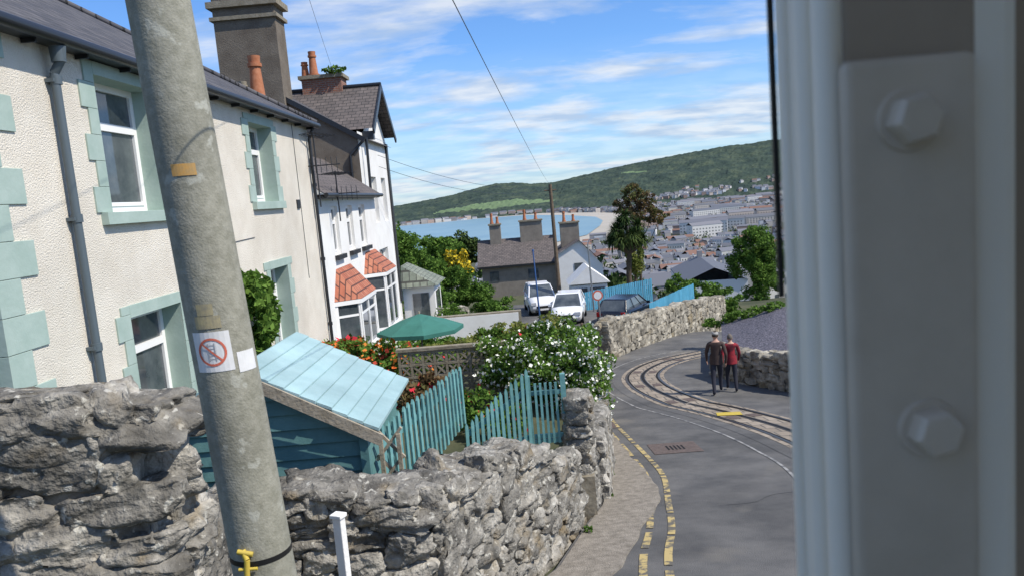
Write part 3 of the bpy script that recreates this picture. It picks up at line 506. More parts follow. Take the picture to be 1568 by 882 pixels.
def pickets(name,a,b,zb0,zt0,zb1,zt1,n,matn='tealf',w=.065,point=True,rail=True):
    mb=MB(); a=Vector(a);b=Vector(b); d=(b-a).normalized()
    for i in range(n):
        t=i/(n-1); q=a.lerp(b,t); zb=zb0+(zb1-zb0)*t; zt=zt0+(zt1-zt0)*t+random.uniform(-.018,.018); hh=.0 if not point else .05; tl=d*random.gauss(0,.008)
        c=[q-d*w/2,q+d*w/2]; nn=Vector((d.y,-d.x))*.012; P=[]
        for sg in(1,-1):
            P+=[(c[0].x+nn.x*sg,c[0].y+nn.y*sg,zb),(c[1].x+nn.x*sg,c[1].y+nn.y*sg,zb),(c[1].x+nn.x*sg+tl.x,c[1].y+nn.y*sg+tl.y,zt-hh),(q.x+nn.x*sg+tl.x,q.y+nn.y*sg+tl.y,zt),(c[0].x+nn.x*sg+tl.x,c[0].y+nn.y*sg+tl.y,zt-hh)]
        mb.add(P,[(0,1,2,3,4),(9,8,7,6,5),(0,5,6,1),(1,6,7,2),(2,7,8,3),(3,8,9,4),(4,9,5,0)])
    if rail:
        for fr in(.22,.75):
            o=Vector((-d.y,d.x))*.03; beam(mb,(a.x+o.x,a.y+o.y,zb0+(zt0-zb0)*fr),(b.x+o.x,b.y+o.y,zb1+(zt1-zb1)*fr),.03,.07)
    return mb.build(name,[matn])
pickets('picket_fence',(-1.62,7.55),(-1.02,10.2),-3.25,-2.22,-3.1,-2.27,19)
pickets('picket_fence',(-.95,9.6),(-.12,9.9),-3.55,-2.93,-3.55,-2.32,13,w=.042)
g=grp('garden_gate'); mb=MB()
for x in(-.10,.38): mb.box(x-.035,x+.035,9.98,10.05,-3.9,-2.45)
for z in(-3.4,-3.33,-2.72): mb.box(-.06,.34,9.99,10.03,z,z+.055)
for i in range(5): x=-.0+i*.07; mb.box(x-.017,x+.017,9.965,9.985,-3.4,-2.55)
mb.build('gate_boards',['tealf'],g)
mb=MB(); mb.obox((-1.53,5.3,-3.05),(.075,.06,1.6),-.4,0); mb.obox((-1.53,5.3,-2.235),(.10,.085,.03),-.4,0); mb.build('marker_post',['white'],bevel=.006)
# ---------------------------------------------------------------- concrete lamp post
g=grp('concrete_lamp_post'); mb=MB(); a=Vector((-1.205,3.3,-3.9)); b=Vector((-1.675,3.3,5.0)); n=40; RA,RB=.146,.113
mb.tube(a,b,RA,RB,n); mb.build('column',['concrete'],g)
AB=a.copy(),b.copy()
def pc(zc,dr):
    t=(zc-AB[0].z)/(AB[1].z-AB[0].z); return AB[0].lerp(AB[1],t), RA+(RB-RA)*t+dr
def wrap(m_,zc,h,w,ang,mi,dr=.002):
    k=8
    for i in range(k):
        P=[]
        for e_,z_ in((0,zc-h/2),(1,zc-h/2),(1,zc+h/2),(0,zc+h/2)):
            c,rr=pc(z_,dr); tt=ang-w/2/rr+w/rr*(i+e_)/k; P.append((c.x+math.cos(tt)*rr,c.y+math.sin(tt)*rr,z_))
        m_.quad(*P,mi=mi)
mb=MB()
wrap(mb,-.56,.175,.165,-1.52,0); wrap(mb,-.62,.09,.10,-.42,0); wrap(mb,-.43,.055,.11,-1.50,1,.003); wrap(mb,-.375,.05,.07,-1.52,1,.003); wrap(mb,.22,.05,.10,-1.36,2,.003)
def pp(x,z,dr=.0035):
    c,rr=pc(-.56+z,dr); return (c.x+math.cos(-1.52+x/rr)*rr,c.y+math.sin(-1.52+x/rr)*rr,-.56+z)
for i in range(28):
    t0=2*math.pi*i/28;t1=2*math.pi*(i+1)/28; mb.quad(*[pp(rad*math.cos(th),rad*math.sin(th)) for th,rad in((t0,.052),(t1,.052),(t1,.062),(t0,.062))],mi=3)
for i in range(6):
    u0=(-1+i/3)*.052;u1=(-1+(i+1)/3)*.052; q=lambda u,o:pp(u*.7+o*.7,-u*.7+o*.7,.004); mb.quad(q(u0,-.004),q(u1,-.004),q(u1,.004),q(u0,.004),mi=3)
for x in(-.014,.014): mb.quad(pp(x-.002,-.04),pp(x+.002,-.04),pp(x+.002,.04),pp(x-.002,.04),4)
for z in(-.03,-.015,0,.015,.03): mb.quad(pp(-.013,z-.0015),pp(.013,z-.0015),pp(.013,z+.0015),pp(-.013,z+.0015),4)
mb.build('stickers',['sticker','plate','orange','red','greyink'],g)
mb=MB(); c,rr=pc(-1.53,.002); mb.tube(c-Vector((.0,0,.012)),c+Vector((.0,0,.012)),rr,n=40); mb.build('black_band',['tape'],g)
mb=MB(); o_=Vector((.075,.02,0)); mb.path([o_+Vector(q) for q in((-1.43,3.14,-1.46),(-1.41,3.125,-1.5),(-1.42,3.12,-1.6),(-1.44,3.13,-1.7),(-1.41,3.13,-1.78))],.014,6); mb.tube(o_+Vector((-1.45,3.13,-1.46)),o_+Vector((-1.385,3.135,-1.48)),.012,n=6); mb.tube(o_+Vector((-1.45,3.12,-1.54)),o_+Vector((-1.37,3.13,-1.545)),.008,n=6); mb.build('yellow_tie',['yellowp'],g)
# ---------------------------------------------------------------- tram
g=grp('tram'); mb=MB(); mb.box(.205,.33,.5,.605,-1.2,.85,0); mb.build('corner_post',['tramside'],g,bevel=.012)
mb=MB(); mb.tube((.2045,.535,-1.2),(.2045,.535,.85),.0075,n=12); mb.tube((.2045,.575,-1.2),(.2045,.575,.85),.005,n=12); mb.tube((.2065,.505,-1.2),(.2065,.505,.85),.009,n=12); mb.build('post_beading',['tramside'],g)
mb=MB(); mb.box(.2035,.208,.606,.609,-.1,.85,0); mb.build('blind_edge',['tape'],g)
mb=MB(); mb.box(.2085,.2935,.486,.4985,-1.2,.066,0); mb.build('strap_plate',['trampaint'],g,bevel=.006)
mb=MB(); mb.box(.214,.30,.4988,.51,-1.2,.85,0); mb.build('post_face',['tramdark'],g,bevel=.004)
mb=MB()
for bx,bz in((.2480,.026),(.2575,-.175)):
    mb.tube((bx,.4865,bz),(bx,.4825,bz),.0205,.0190,28)
    k=6; vs=[(bx+math.cos(math.pi/3*i+.2)*.0162*sc,yy,bz+math.sin(math.pi/3*i+.2)*.0162*sc) for yy,sc in((.483,1),(.471,1),(.4675,.84)) for i in range(k)]
    mb.add(vs,[(i,(i+1)%k,k+(i+1)%k,k+i) for i in range(k)]+[(k+i,k+(i+1)%k,2*k+(i+1)%k,2*k+i) for i in range(k)]+[tuple(range(2*k,3*k))])
mb.build('hex_bolts',['trampaint'],g,bevel=.0012)
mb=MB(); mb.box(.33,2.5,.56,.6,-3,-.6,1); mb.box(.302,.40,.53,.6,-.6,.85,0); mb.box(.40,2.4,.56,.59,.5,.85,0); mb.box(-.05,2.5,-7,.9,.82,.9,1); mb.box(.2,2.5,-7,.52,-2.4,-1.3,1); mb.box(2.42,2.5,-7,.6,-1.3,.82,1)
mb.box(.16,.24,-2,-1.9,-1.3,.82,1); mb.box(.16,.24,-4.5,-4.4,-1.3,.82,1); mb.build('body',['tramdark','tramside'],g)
# ---------------------------------------------------------------- garden
leafcloud([(.25,14,-3.2,1.1,1.1,.72),(-.45,14.6,-3.3,.7,.9,.55),(.85,15.2,-3.3,.65,1.0,.6),(.8,13.2,-3.75,.55,.5,.5)],28000,.042,('leaf','flw'),fl=.17,flsize=.034,name='white_flowering_shrub',clump=.3,k=34)
leafcloud([(-3.5,15.6,-3.25,.8,.8,.5),(-4.3,15.2,-3.1,.6,.6,.5),(-2.8,16.4,-3.5,.5,.8,.4)],9000,.055,('leaf','flo'),fl=.16,flsize=.055,name='orange_flower_bush')
leafcloud([(-2.2,13.6,-3.6,.4,.4,.35),(-1.95,14,-3.5,.3,.3,.35)],1500,.06,('leafr','flr'),fl=.05,name='bronze_shrub')
leafcloud([(-1.1,12.6,-3.6,.5,.5,.35),(-.6,12,-3.7,.5,.5,.3)],2000,.05,('leaf','flr'),fl=.04,flsize=.04,name='flower_bed')
leafcloud([(-2.0,18.6,-3.85,.8,1.0,.35),(-.9,18,-3.45,.9,1.0,.4),(.3,18.5,-3.5,.9,1.2,.4),(-1.4,22,-4.2,1.6,1.6,.4),(.5,22,-4.35,1.0,1.6,.4)],17000,.05,('leafy','flw'),fl=.02,name='garden_shrubs')
leafcloud([(-2.0,16.6,-3.62,.5,.3,.3),(-.9,17.0,-3.3,.4,.3,.38),(.1,16.9,-3.3,.5,.3,.35)],3000,.05,('leaf','flr'),fl=.03,flsize=.04,name='climbing_plants')
leafcloud([(.6,25.5,-5.3,1.2,1.6,.35),(-1.8,26,-5.2,1.8,1.2,.35),(-3.6,24,-4.6,1.2,1.4,.35)],7000,.07,('leaf','flw'),fl=.03,name='low_garden_plants')
leafcloud([(-4.75,12.7,-1.75,.4,.85,.85),(-4.7,12.6,-2.8,.45,.95,.8),(-4.75,13.2,-3.3,.4,.9,.6)],11000,.07,('leaf',),name='climbing_ivy')
leafcloud([(-4.5,16.8,-3.3,.4,.9,.4),(-4.4,17.8,-3.4,.4,.7,.35)],2500,.06,('leaf','flr'),fl=.16,flsize=.07,name='red_flowers')
leafcloud([(-3.9,6.6,-3.0,.3,.3,.6),(-3.4,6.7,-2.6,.25,.2,.3)],500,.05,('leaf',),name='wall_creeper')
leafcloud([(-4.6,8.2,-2.9,.35,1.2,.45)],2500,.06,('leafd',),name='foundation_plants')
g=grp('lattice_block_wall'); mb=MB(); xa_,xb_=-2.7,-.55; y=14.9; z0,z1=-4,-2.98; nx=9;nz=4; bw=(xb_-xa_)/nx; bh=(z1-z0)/nz
for i in range(nx+1): mb.box(xa_+i*bw-.025,xa_+i*bw+.025,y,y+.1,z0,z1)
for j in range(nz+1): mb.box(xa_,xb_,y-.002,y+.102,z0+j*bh-.025,z0+j*bh+.025)
for i in range(nx):
    for j in range(nz):
        cx=xa_+(i+.5)*bw; cz=z0+(j+.5)*bh; mb.obox((cx,y+.05,cz),(.03,.09,bh*.9),0,0,ry=.75); mb.obox((cx,y+.05,cz),(.034,.094,bh*.9),0,0,ry=-.75)
mb.box(xa_-.05,xb_+.05,y-.03,y+.13,z1+.03,z1+.09); mb.build('blocks',['cap'],g)
g=grp('white_garden_wall'); mb=MB(); mb.obox((-2.6,28.4,-4.9),(4.6,.3,1.1),.02); mb.build('wall',['cap'],g)
mb=MB(); mb.obox((-2.6,28.2,-4.85),(4.4,.04,.9),.02); mb.build('whitewashed_panel',['white'],g)
g=grp('parasol'); mb=MB(); c=Vector((-2.9,19.6,-2.88)); k=8; R_=1.15
rim=[(c.x+R_*math.cos(2*math.pi*i/k+.2),c.y+R_*math.sin(2*math.pi*i/k+.2),c.z-.40) for i in range(k)]; mid=[(c.x+.6*R_*math.cos(2*math.pi*i/k+.2),c.y+.6*R_*math.sin(2*math.pi*i/k+.2),c.z-.21) for i in range(k)]
for i in range(k):
    j=(i+1)%k; mb.add([c,mid[i],mid[j]],[(0,1,2)]); mb.quad(mid[i],rim[i],rim[j],mid[j]); mb.quad(rim[i],(rim[i][0],rim[i][1],rim[i][2]-.1),(rim[j][0],rim[j][1],rim[j][2]-.1),rim[j])
mb.build('canopy',['paras'],g); mb=MB(); mb.tube((c.x,c.y,-4.7),(c.x,c.y,c.z+.06),.025,n=8); mb.tube((c.x,c.y,-4.7),(c.x,c.y,-4.55),.25,n=12); mb.build('pole',['oldwood'],g)
# ---------------------------------------------------------------- middle distance
leafcloud([(-3.2,45,-6.0,1.4,1.5,.85),(-2,43.5,-6.4,1.2,1.2,.6),(-1.3,42,-6.8,.7,.9,.45)],12000,.08,('leaf',),name='hedge')
leafcloud([(-3.9,38,-6.2,.7,.7,.75)],4000,.07,('leaf',),name='clipped_shrub')
tree('garden_tree',-6.2,42,-7.2,5.5,[(-6.9,42,-2.7,1.4,1.4,1.1),(-6.0,42,-3.8,1.5,1.4,1.1),(-5.2,43,-4.3,1.4,1.4,1.0),(-5.6,41,-5.3,1.5,1.4,1.0),(-4.3,44,-5.1,1.3,1.2,1.1)],24000,.085,('leaf',))
tree('garden_tree',-11,62,-8,7,[(-11,62,-3.3,2.6,2,1.8),(-8.5,63,-4.3,2,2,1.5),(-6.5,62,-4.2,1.6,1.8,1.2)],12000,.15,('leaf',))
tree('garden_tree',-5.2,66,-8,6,[(-5.2,66,-4.2,1.9,2,1.3),(-7,67,-4.8,1.8,2,1.3)],9000,.14,('leafd',))
leafcloud([(-4.9,56,-5.0,.9,.9,1.1),(-5.4,56,-4.2,.5,.5,.6)],3500,.10,('leafy','fly'),fl=.5,flsize=.11,name='yellow_laburnum')
rubble('stone_wall',[(-5.8,36.5,-7.4,-5.3),(-3.4,36.8,-7.4,-5.3)],.4,.5,.3,mats=('farstone','mortar'),n=2,sides=(1,))
g=grp('grey_slate_house'); mb=MB(); mb.box(-3.4,2.6,58.5,64,-8.5,-5.2,0); mb.add([(-3.4,58.5,-5.2),(-3.4,64,-5.2),(-3.4,61.2,-3.5)],[(0,1,2)],0); mb.box(2.6,6.0,58,64,-9,-5.9,1); mb.add([(2.6,58,-5.9),(6.0,58,-5.9),(4.3,58,-3.9),(2.9,58,-4.6)],[(0,1,2,3)],1); mb.add([(2.6,58,-5.9),(2.6,58,-4.8),(2.9,58,-4.6)],[(0,1,2)],1); mb.build('walls',['greyrough','white'],g)
mb=MB(); mb.quad((-3.7,58.2,-5.35),(2.6,58.2,-5.35),(2.6,61.2,-3.45),(-3.7,61.2,-3.45)); mb.quad((-3.7,61.2,-3.45),(2.6,61.2,-3.45),(2.6,64.3,-5.35),(-3.7,64.3,-5.35)); mb.quad((4.3,57.8,-3.85),(6.3,57.8,-6.0),(6.3,64,-6.0),(4.3,64,-3.85)); mb.quad((2.4,57.8,-4.9),(4.3,57.8,-3.85),(4.3,64,-3.85),(2.4,64,-4.9)); mb.box(-3.7,2.6,58.15,58.25,-5.5,-5.36,1); mb.build('roof',['slate_x','black'],g)
mb=MB()
for x,w,zt in((-2.2,.9,-2.3),(.7,1.8,-2.2),(3.8,1.5,-2.6)):
    mb.box(x-w/2,x+w/2,60.6,61.6,-5,zt,0); mb.box(x-w/2-.08,x+w/2+.08,60.5,61.7,zt,zt+.12,1)
    for q in (-.25,.25): pot(mb,x+q*w,61.1,zt+.12,.85 if q<0 else .55,.13,2)
mb.build('chimneys',['greyrough','cap','terra'],g)
mb=MB(); mb.box(-2.8,-2.1,58.46,58.49,-6.6,-5.8,1); mb.box(.2,1.0,58.46,58.49,-6.6,-5.8,1); mb.box(3.8,4.6,57.96,57.99,-6.6,-5.6,1); mb.box(3.75,4.65,57.94,57.955,-6.65,-6.58,0); mb.build('windows',['upvc','glass'],g)
g=grp('white_conservatory'); mb=MB(); mb.box(3.1,5.6,52,55,-8,-6.6,0); mb.add([(2.9,51.8,-6.5),(5.8,51.8,-6.5),(4.3,51.8,-5.3),(2.9,55,-6.5),(5.8,55,-6.5),(4.3,55,-5.3)],[(0,1,2),(0,2,5,3),(1,4,5,2)],0); mb.build('walls',['white'],g); mb=MB(); mb.box(3.3,4.2,51.95,51.98,-7.6,-6.8); mb.box(4.4,5.4,51.95,51.98,-7.6,-6.8); mb.build('windows',['glass'],g)
g=grp('telegraph_pole'); mb=MB(); mb.tube((1.95,45,-7.3),(1.86,45,.45),.14,.10,10); mb.tube((1.5,45,.1),(2.2,45,.1),.04,n=6); mb.build('pole',['wood_pole'],g)
def wire(a,b,sag,n=24,rr=.012):
    a=Vector(a);b=Vector(b); m_=MB(); P=[a.lerp(b,i/n)-Vector((0,0,4*sag*(i/n)*(1-i/n))) for i in range(n+1)]; m_.path(P,rr,5); m_.build('overhead_wire',['black'])
wire((1.86,45,.4),(-1.2,-10,2.0),.25,rr=.004); wire((-6.2,28,4.2),(-1.2,2,3.95),.15,rr=.004); wire((1.86,45,.3),(-4.9,27,1.8),.5,rr=.008); wire((1.86,45,.2),(-4.9,27,1.4),.6,rr=.008)
g=grp('street_lamp'); mb=MB(); mb.tube((3.85,44,-7.2),(3.75,44,-3.2),.06,.04,8); mb.path([(3.75,44,-3.2),(3.85,44,-2.95),(4.2,44,-2.85)],.03,6); mb.obox((4.4,44,-2.85),(.5,.18,.1),0,1); mb.build('lamp',['alloy','lampg'],g)
g=grp('flagpole'); mb=MB(); mb.tube((.6,42,-7.2),(.5,42,-3.2),.05,.035,8); mb.tube((.5,42,-3.2),(.5,42,-3.1),.06,n=8); mb.build('pole',['bluepole'],g)
g=grp('road_sign'); mb=MB(); mb.tube((3.05,31,-6.8),(2.9,31,-4.3),.03,n=8); mb.tube((2.9,30.97,-4.4),(2.9,30.94,-4.4),.22,n=20,mi=1); mb.tube((2.9,30.94,-4.4),(2.9,30.935,-4.4),.16,n=20,mi=2); mb.build('sign',['alloy','red','upvc'],g)
mb=MB(); mb.tube((2.3,33,-6.9),(2.3,33,-5.9),.06,n=8); mb.tube((2.3,33,-5.9),(2.3,33,-5.85),.07,.03,n=8); mb.build('bollard',['wood_pole'])
pickets('blue_fence',(6.3,38.6),(9.6,43.4),-7.0,-6.1,-7.6,-5.95,24,'blue',w=.26,point=False)
pickets('blue_fence',(3.2,44.5),(7.8,47),-7.4,-6.1,-7.6,-5.9,36,'blue',w=.11,point=False)
pickets('blue_fence',(3.3,33.5),(5.8,37.2),-6.6,-5.8,-6.9,-6.2,14,'blue',w=.05,point=False)
leafcloud([(10.5,46,-7,1.4,1.2,.8),(12,47,-7.8,1.4,1.5,1.0),(9.8,48,-6.6,.9,1,.7)],7000,.1,('leaf',),name='roadside_bush')
def cordyline(x,y,z,h):
    g=grp('cabbage_palm_tree'); mb=MB(); heads=[]; base=Vector((x,y,z)); fork=Vector((x+.1,y,z+h*.5)); mb.path([base,Vector((x-.05,y,z+h*.2)),fork],[.28,.22,.2],10)
    for dx,dy,hh in((-.9,0,.80),(.0,.3,.97),(.9,.1,.84),(.3,-.6,.74),(-.4,.5,.9),(-.5,-.5,.7),(.6,.6,.72),(1.1,-.3,.68),(-1.1,.3,.68)):
        e=Vector((x+dx,y+dy,z+h*hh)); mb.path([fork,fork.lerp(e,.55)+Vector((dx*.15,0,-.1)),e],[.15,.11,.09],7); heads.append(e)
    mb.build('trunk',['bark'],g); V=[];Q=[]
    for e in heads:
        for _ in range(330):
            d=Vector((random.gauss(0,1),random.gauss(0,1),random.gauss(.25,.8))).normalized(); ln=random.uniform(.6,1.05); sdv=d.cross(Vector((0,0,1)))
            if sdv.length<.05: continue
            sdv=sdv.normalized()*.04; m_=e+d*ln*.5; t=e+d*ln+Vector((0,0,-.25*ln)); o=len(V); V+= [e-sdv*.6,e+sdv*.6,m_+sdv,m_-sdv,t+sdv*.2,t-sdv*.2]; Q+=[(o,o+1,o+2,o+3),(o+3,o+2,o+4,o+5)]
    npmesh('crown',np.array(V),np.array(Q),['leafd'],parent=g)
cordyline(8.0,58,-8.2,6.0)
tree('bronze_leaved_tree',12.2,80,-12,13,[(11.9,80,-.8,1.3,1.3,1.1),(13.2,80,-1.6,1.4,1.4,1.2),(10.9,80,-2.2,1.2,1.2,1.1),(12.8,80,-3.0,1.9,1.5,1.1),(14.4,80,-3.4,1.2,1.3,1.1)],7000,.12,('leafr',),limbs=12,clump=.26)
tree('conifer_tree',9.6,66,-9,5,[(9.7,66,-6.3,.9,.9,1.6)],4000,.1,('leafy',))
tree('roadside_tree',18.6,60,-12,8,[(18.6,60,-5.2,1.7,1.8,1.5),(17.9,60,-7.0,1.7,1.7,1.6),(19.6,60,-7.2,1.6,1.7,1.8),(18.5,59,-8.8,1.5,1.4,1.4)],21000,.10,('leaf',))
# ---------------------------------------------------------------- town
def inpoly(x,y,P):
    c=False; j=len(P)-1
    for i in range(len(P)):
        if (P[i][1]>y)!=(P[j][1]>y) and x<(P[j][0]-P[i][0])*(y-P[i][1])/(P[j][1]-P[i][1])+P[i][0]: c=not c
        j=i
    return c
BAY=[(-1500,2600),(-800,2620),(-330,2640),(-150,2740),(20,2690),(140,2300),(195,1980),(185,1720),(155,1500),(105,1230),(0,1020),(-200,900),(-1500,850)]
SAND=[(-1600,2640),(-800,2660),(-330,2690),(-150,2820),(80,2800),(235,2360),(300,2000),(270,1700),(215,1460),(150,1190),(20,970),(-200,860),(-1600,810)]
mb=MB(); n=len(BAY); mb.add([(x,y,-74.2) for x,y in BAY],[tuple(range(n))]); mb.build('sea',['sea']); mb=MB(); mb.add([(x,y,-75.0) for x,y in SAND],[tuple(range(n))]); mb.build('beach',['sand'])
V=[];Fq=[];mi=[]; tree_pts=[]
def house(x,y,z,w,d,h,rz,rh,wm=0):
    c,s=math.cos(rz),math.sin(rz); T=lambda a,b,zz:(x+a*c-b*s,y+a*s+b*c,z+zz); o=len(V)
    V.extend([T(-w,-d,-6),T(w,-d,-6),T(w,d,-6),T(-w,d,-6),T(-w,-d,h),T(w,-d,h),T(w,d,h),T(-w,d,h),T(-w,0,h+rh),T(w,0,h+rh)])
    for f in((0,1,5,4),(1,2,6,5),(2,3,7,6),(3,0,4,7),(4,8,7,7),(5,6,9,9)): Fq.append([o+i for i in f]); mi.append(wm)
    o=len(V); e=1.04; V.extend([T(-w*e,-d*e,h-.2),T(w*e,-d*e,h-.2),T(w*e,0,h+rh+.15),T(-w*e,0,h+rh+.15),T(w*e,d*e,h-.2),T(-w*e,d*e,h-.2)]); Fq.append([o,o+1,o+2,o+3]); Fq.append([o+3,o+2,o+4,o+5]); mi.extend([1,1])
    if random.random()<.6 and y<900:
        o=len(V); q=w*.8; V.extend([T(q-.6,-.5,h),T(q+.6,-.5,h),T(q+.6,.5,h),T(q-.6,.5,h),T(q-.6,-.5,h+rh+1.4),T(q+.6,-.5,h+rh+1.4),T(q+.6,.5,h+rh+1.4),T(q-.6,.5,h+rh+1.4)])
        for f in((0,1,5,4),(1,2,6,5),(2,3,7,6),(3,0,4,7),(4,5,6,7)): Fq.append([o+i for i in f]); mi.append(0)
    if y<1000 or wm:
        gp=2.4 if y<1000 else 4.5
        for zz in ((h*.18,h*.6) if h<10 else (h*.12,h*.38,h*.64)):
            for q in np.arange(-w+1.2,w-1,gp):
                o=len(V); V.extend([T(q,-d-.06,zz),T(q+gp*.38,-d-.06,zz),T(q+gp*.38,-d-.06,zz+1.5),T(q,-d-.06,zz+1.5)]); Fq.append([o,o+1,o+2,o+3]); mi.append(2)
            for sx in(-1,1):
                o=len(V); V.extend([T(sx*(w+.06),-.5,zz),T(sx*(w+.06),.5,zz),T(sx*(w+.06),.5,zz+1.4),T(sx*(w+.06),-.5,zz+1.4)]); Fq.append([o,o+1,o+2,o+3]); mi.append(2)
def hz(x,y): return float(hroad(x,y))
y=150
while y<2900:
    u=.03 if y<700 else .0; step=(13 if y<900 else 20)
    blk=random.choice([0,.12,-.2,.35,1.5]); x=y*u-40
    while x<y*.85+60:
        if random.random()<.14: blk=random.choice([0,.1,-.25,.3,1.45,1.6])
        if not inpoly(x,y,SAND):
            if random.random()<.70:
                big=random.random()<.14; w=random.uniform(3.5,7)*(2.0 if big else 1); house(x+random.uniform(-3,3),y+random.uniform(-6,6),hz(x,y),w,random.uniform(3.2,4.5)*(1.5 if big else 1),random.uniform(5,8)*(1.5 if big else 1),blk+random.gauss(0,.05),random.uniform(1.6,2.8))
            else: tree_pts.append((x,y,hz(x,y)))
        x+=step*random.uniform(.85,1.5)
    y+=(22 if y<900 else 34)*random.uniform(.9,1.2)
for i in range(1,9):
    a=Vector(SAND[i]);b=Vector(SAND[i+1]); d=b-a; m=int(d.length/30)
    for k in range(m):
        q=a.lerp(b,(k+.5)/m); nn=Vector((-d.y,d.x)).normalized(); q=q+nn*22; rz=math.atan2(d.y,d.x)
        if random.random()<.9: house(q.x,q.y,-76,13,8,random.uniform(10,17),rz,3.5,3)
for k in range(90): house(random.uniform(-900,-100),random.uniform(2680,2850),-76,random.uniform(6,14),5,random.uniform(5,11),random.gauss(0,.1),3)
for k in range(65):
    yy=random.uniform(1000,2600); xx=random.uniform(.16,.5)*yy; house(xx,yy,-76,random.uniform(14,34),9,random.uniform(9,16),random.choice([0,.1,-.2,.3])+random.gauss(0,.05),3.5,3)
npmesh('town',np.array(V),np.array(Fq),['townw','townr','glass','hotelw'],mi)
bl=[(x,y,z+3,random.uniform(4,8),random.uniform(4,8),random.uniform(3,5)) for x,y,z in tree_pts if y>230]
leafcloud(bl,80000,1.1,('leafd',),name='distant_trees',k=8,clump=.5)
bl=[(x,y,z+3,random.uniform(3,6),random.uniform(3,6),random.uniform(3,5)) for x,y,z in tree_pts if y<=230]; bl+=[(random.uniform(-5,12)+d*.05,d,hz(0,d)+2,random.uniform(3,6),4,random.uniform(2,3.5)) for d in np.linspace(80,260,26)]; bl+=[(random.uniform(-100,-5),d,hz(0,d)+2,random.uniform(4,7),5,random.uniform(3,5)) for d in np.linspace(80,300,30)]
leafcloud(bl,60000,.4,('leafd',),name='wooded_slope',k=14,clump=.45)
# ---------------------------------------------------------------- hill
RX=[-2500,-1000,-800,-626,-460,-287,-180,-102,-20,60,168,321,503,685,925,1194,1600,2600]; RZ=[-75,-60,-36,-8,5,26,48,60,55,44,42,66,94,114,138,150,158,140]
xs=np.linspace(-.55,.75,420); yr=np.linspace(2780,4600,130); UU,YY=np.meshgrid(xs,yr); XX=UU*3500*(YY/3500); ridge=np.interp(UU*3500,RX,RZ)
t=np.clip((YY-2800)/700,0,1); t=t**.8*(1-.15*np.clip((YY-3500)/1100,0,1)); Z=-78+(ridge+78)*t
nz=np.array([noise.fractal(Vector((a/160,b/160,0)),1,2,6) for a,b in zip(XX.ravel(),YY.ravel())]).reshape(XX.shape); Z=Z+nz*13*np.clip((YY-2800)/300,0,1)*np.clip((3520-YY)/200,.25,1)+rng.uniform(-2.8,2.8,XX.shape)
idx=np.arange(XX.size).reshape(XX.shape); Q=np.stack([idx[:-1,:-1],idx[:-1,1:],idx[1:,1:],idx[1:,:-1]],-1).reshape(-1,4)
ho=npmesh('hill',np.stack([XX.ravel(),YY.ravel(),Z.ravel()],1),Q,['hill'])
M['meadow']=mat('hill_meadow',(.11,.165,.085),(.14,.20,.10),scale=.02,rough=1); ho.data.materials.append(M['meadow'])
cen=np.zeros(len(ho.data.polygons)*3); ho.data.polygons.foreach_get('center',cen); cen=cen.reshape(-1,3); mif=np.zeros(len(cen),int)
for (ax,ay,rx,ry) in((-60,3000,190,60),(-260,2980,90,35),(500,3300,60,16)):
    mif[((cen[:,0]-ax)/rx)**2+((cen[:,1]-ay)/ry)**2+nz[:-1,:-1].ravel()*.4<1]=1
ho.data.polygons.foreach_set('material_index',mif)
V=[];Fq=[];mi=[]
for k in range(300):
    x=random.uniform(350,2000); y=2830+abs(random.gauss(0,.5))*(50+(x-350)*.07)
    u=x/y*3500; rz_=np.interp(u,RX,RZ); zz=-78+(rz_+78)*(((y-2800)/700)**.8); house(x,y,zz+2,random.uniform(5,11),5,random.uniform(4,7),random.gauss(0,.3),3,random.choice([0,0,3]))
npmesh('hillside_houses',np.array(V),np.array(Fq),['townw','townr','glass','hotelw'],mi)
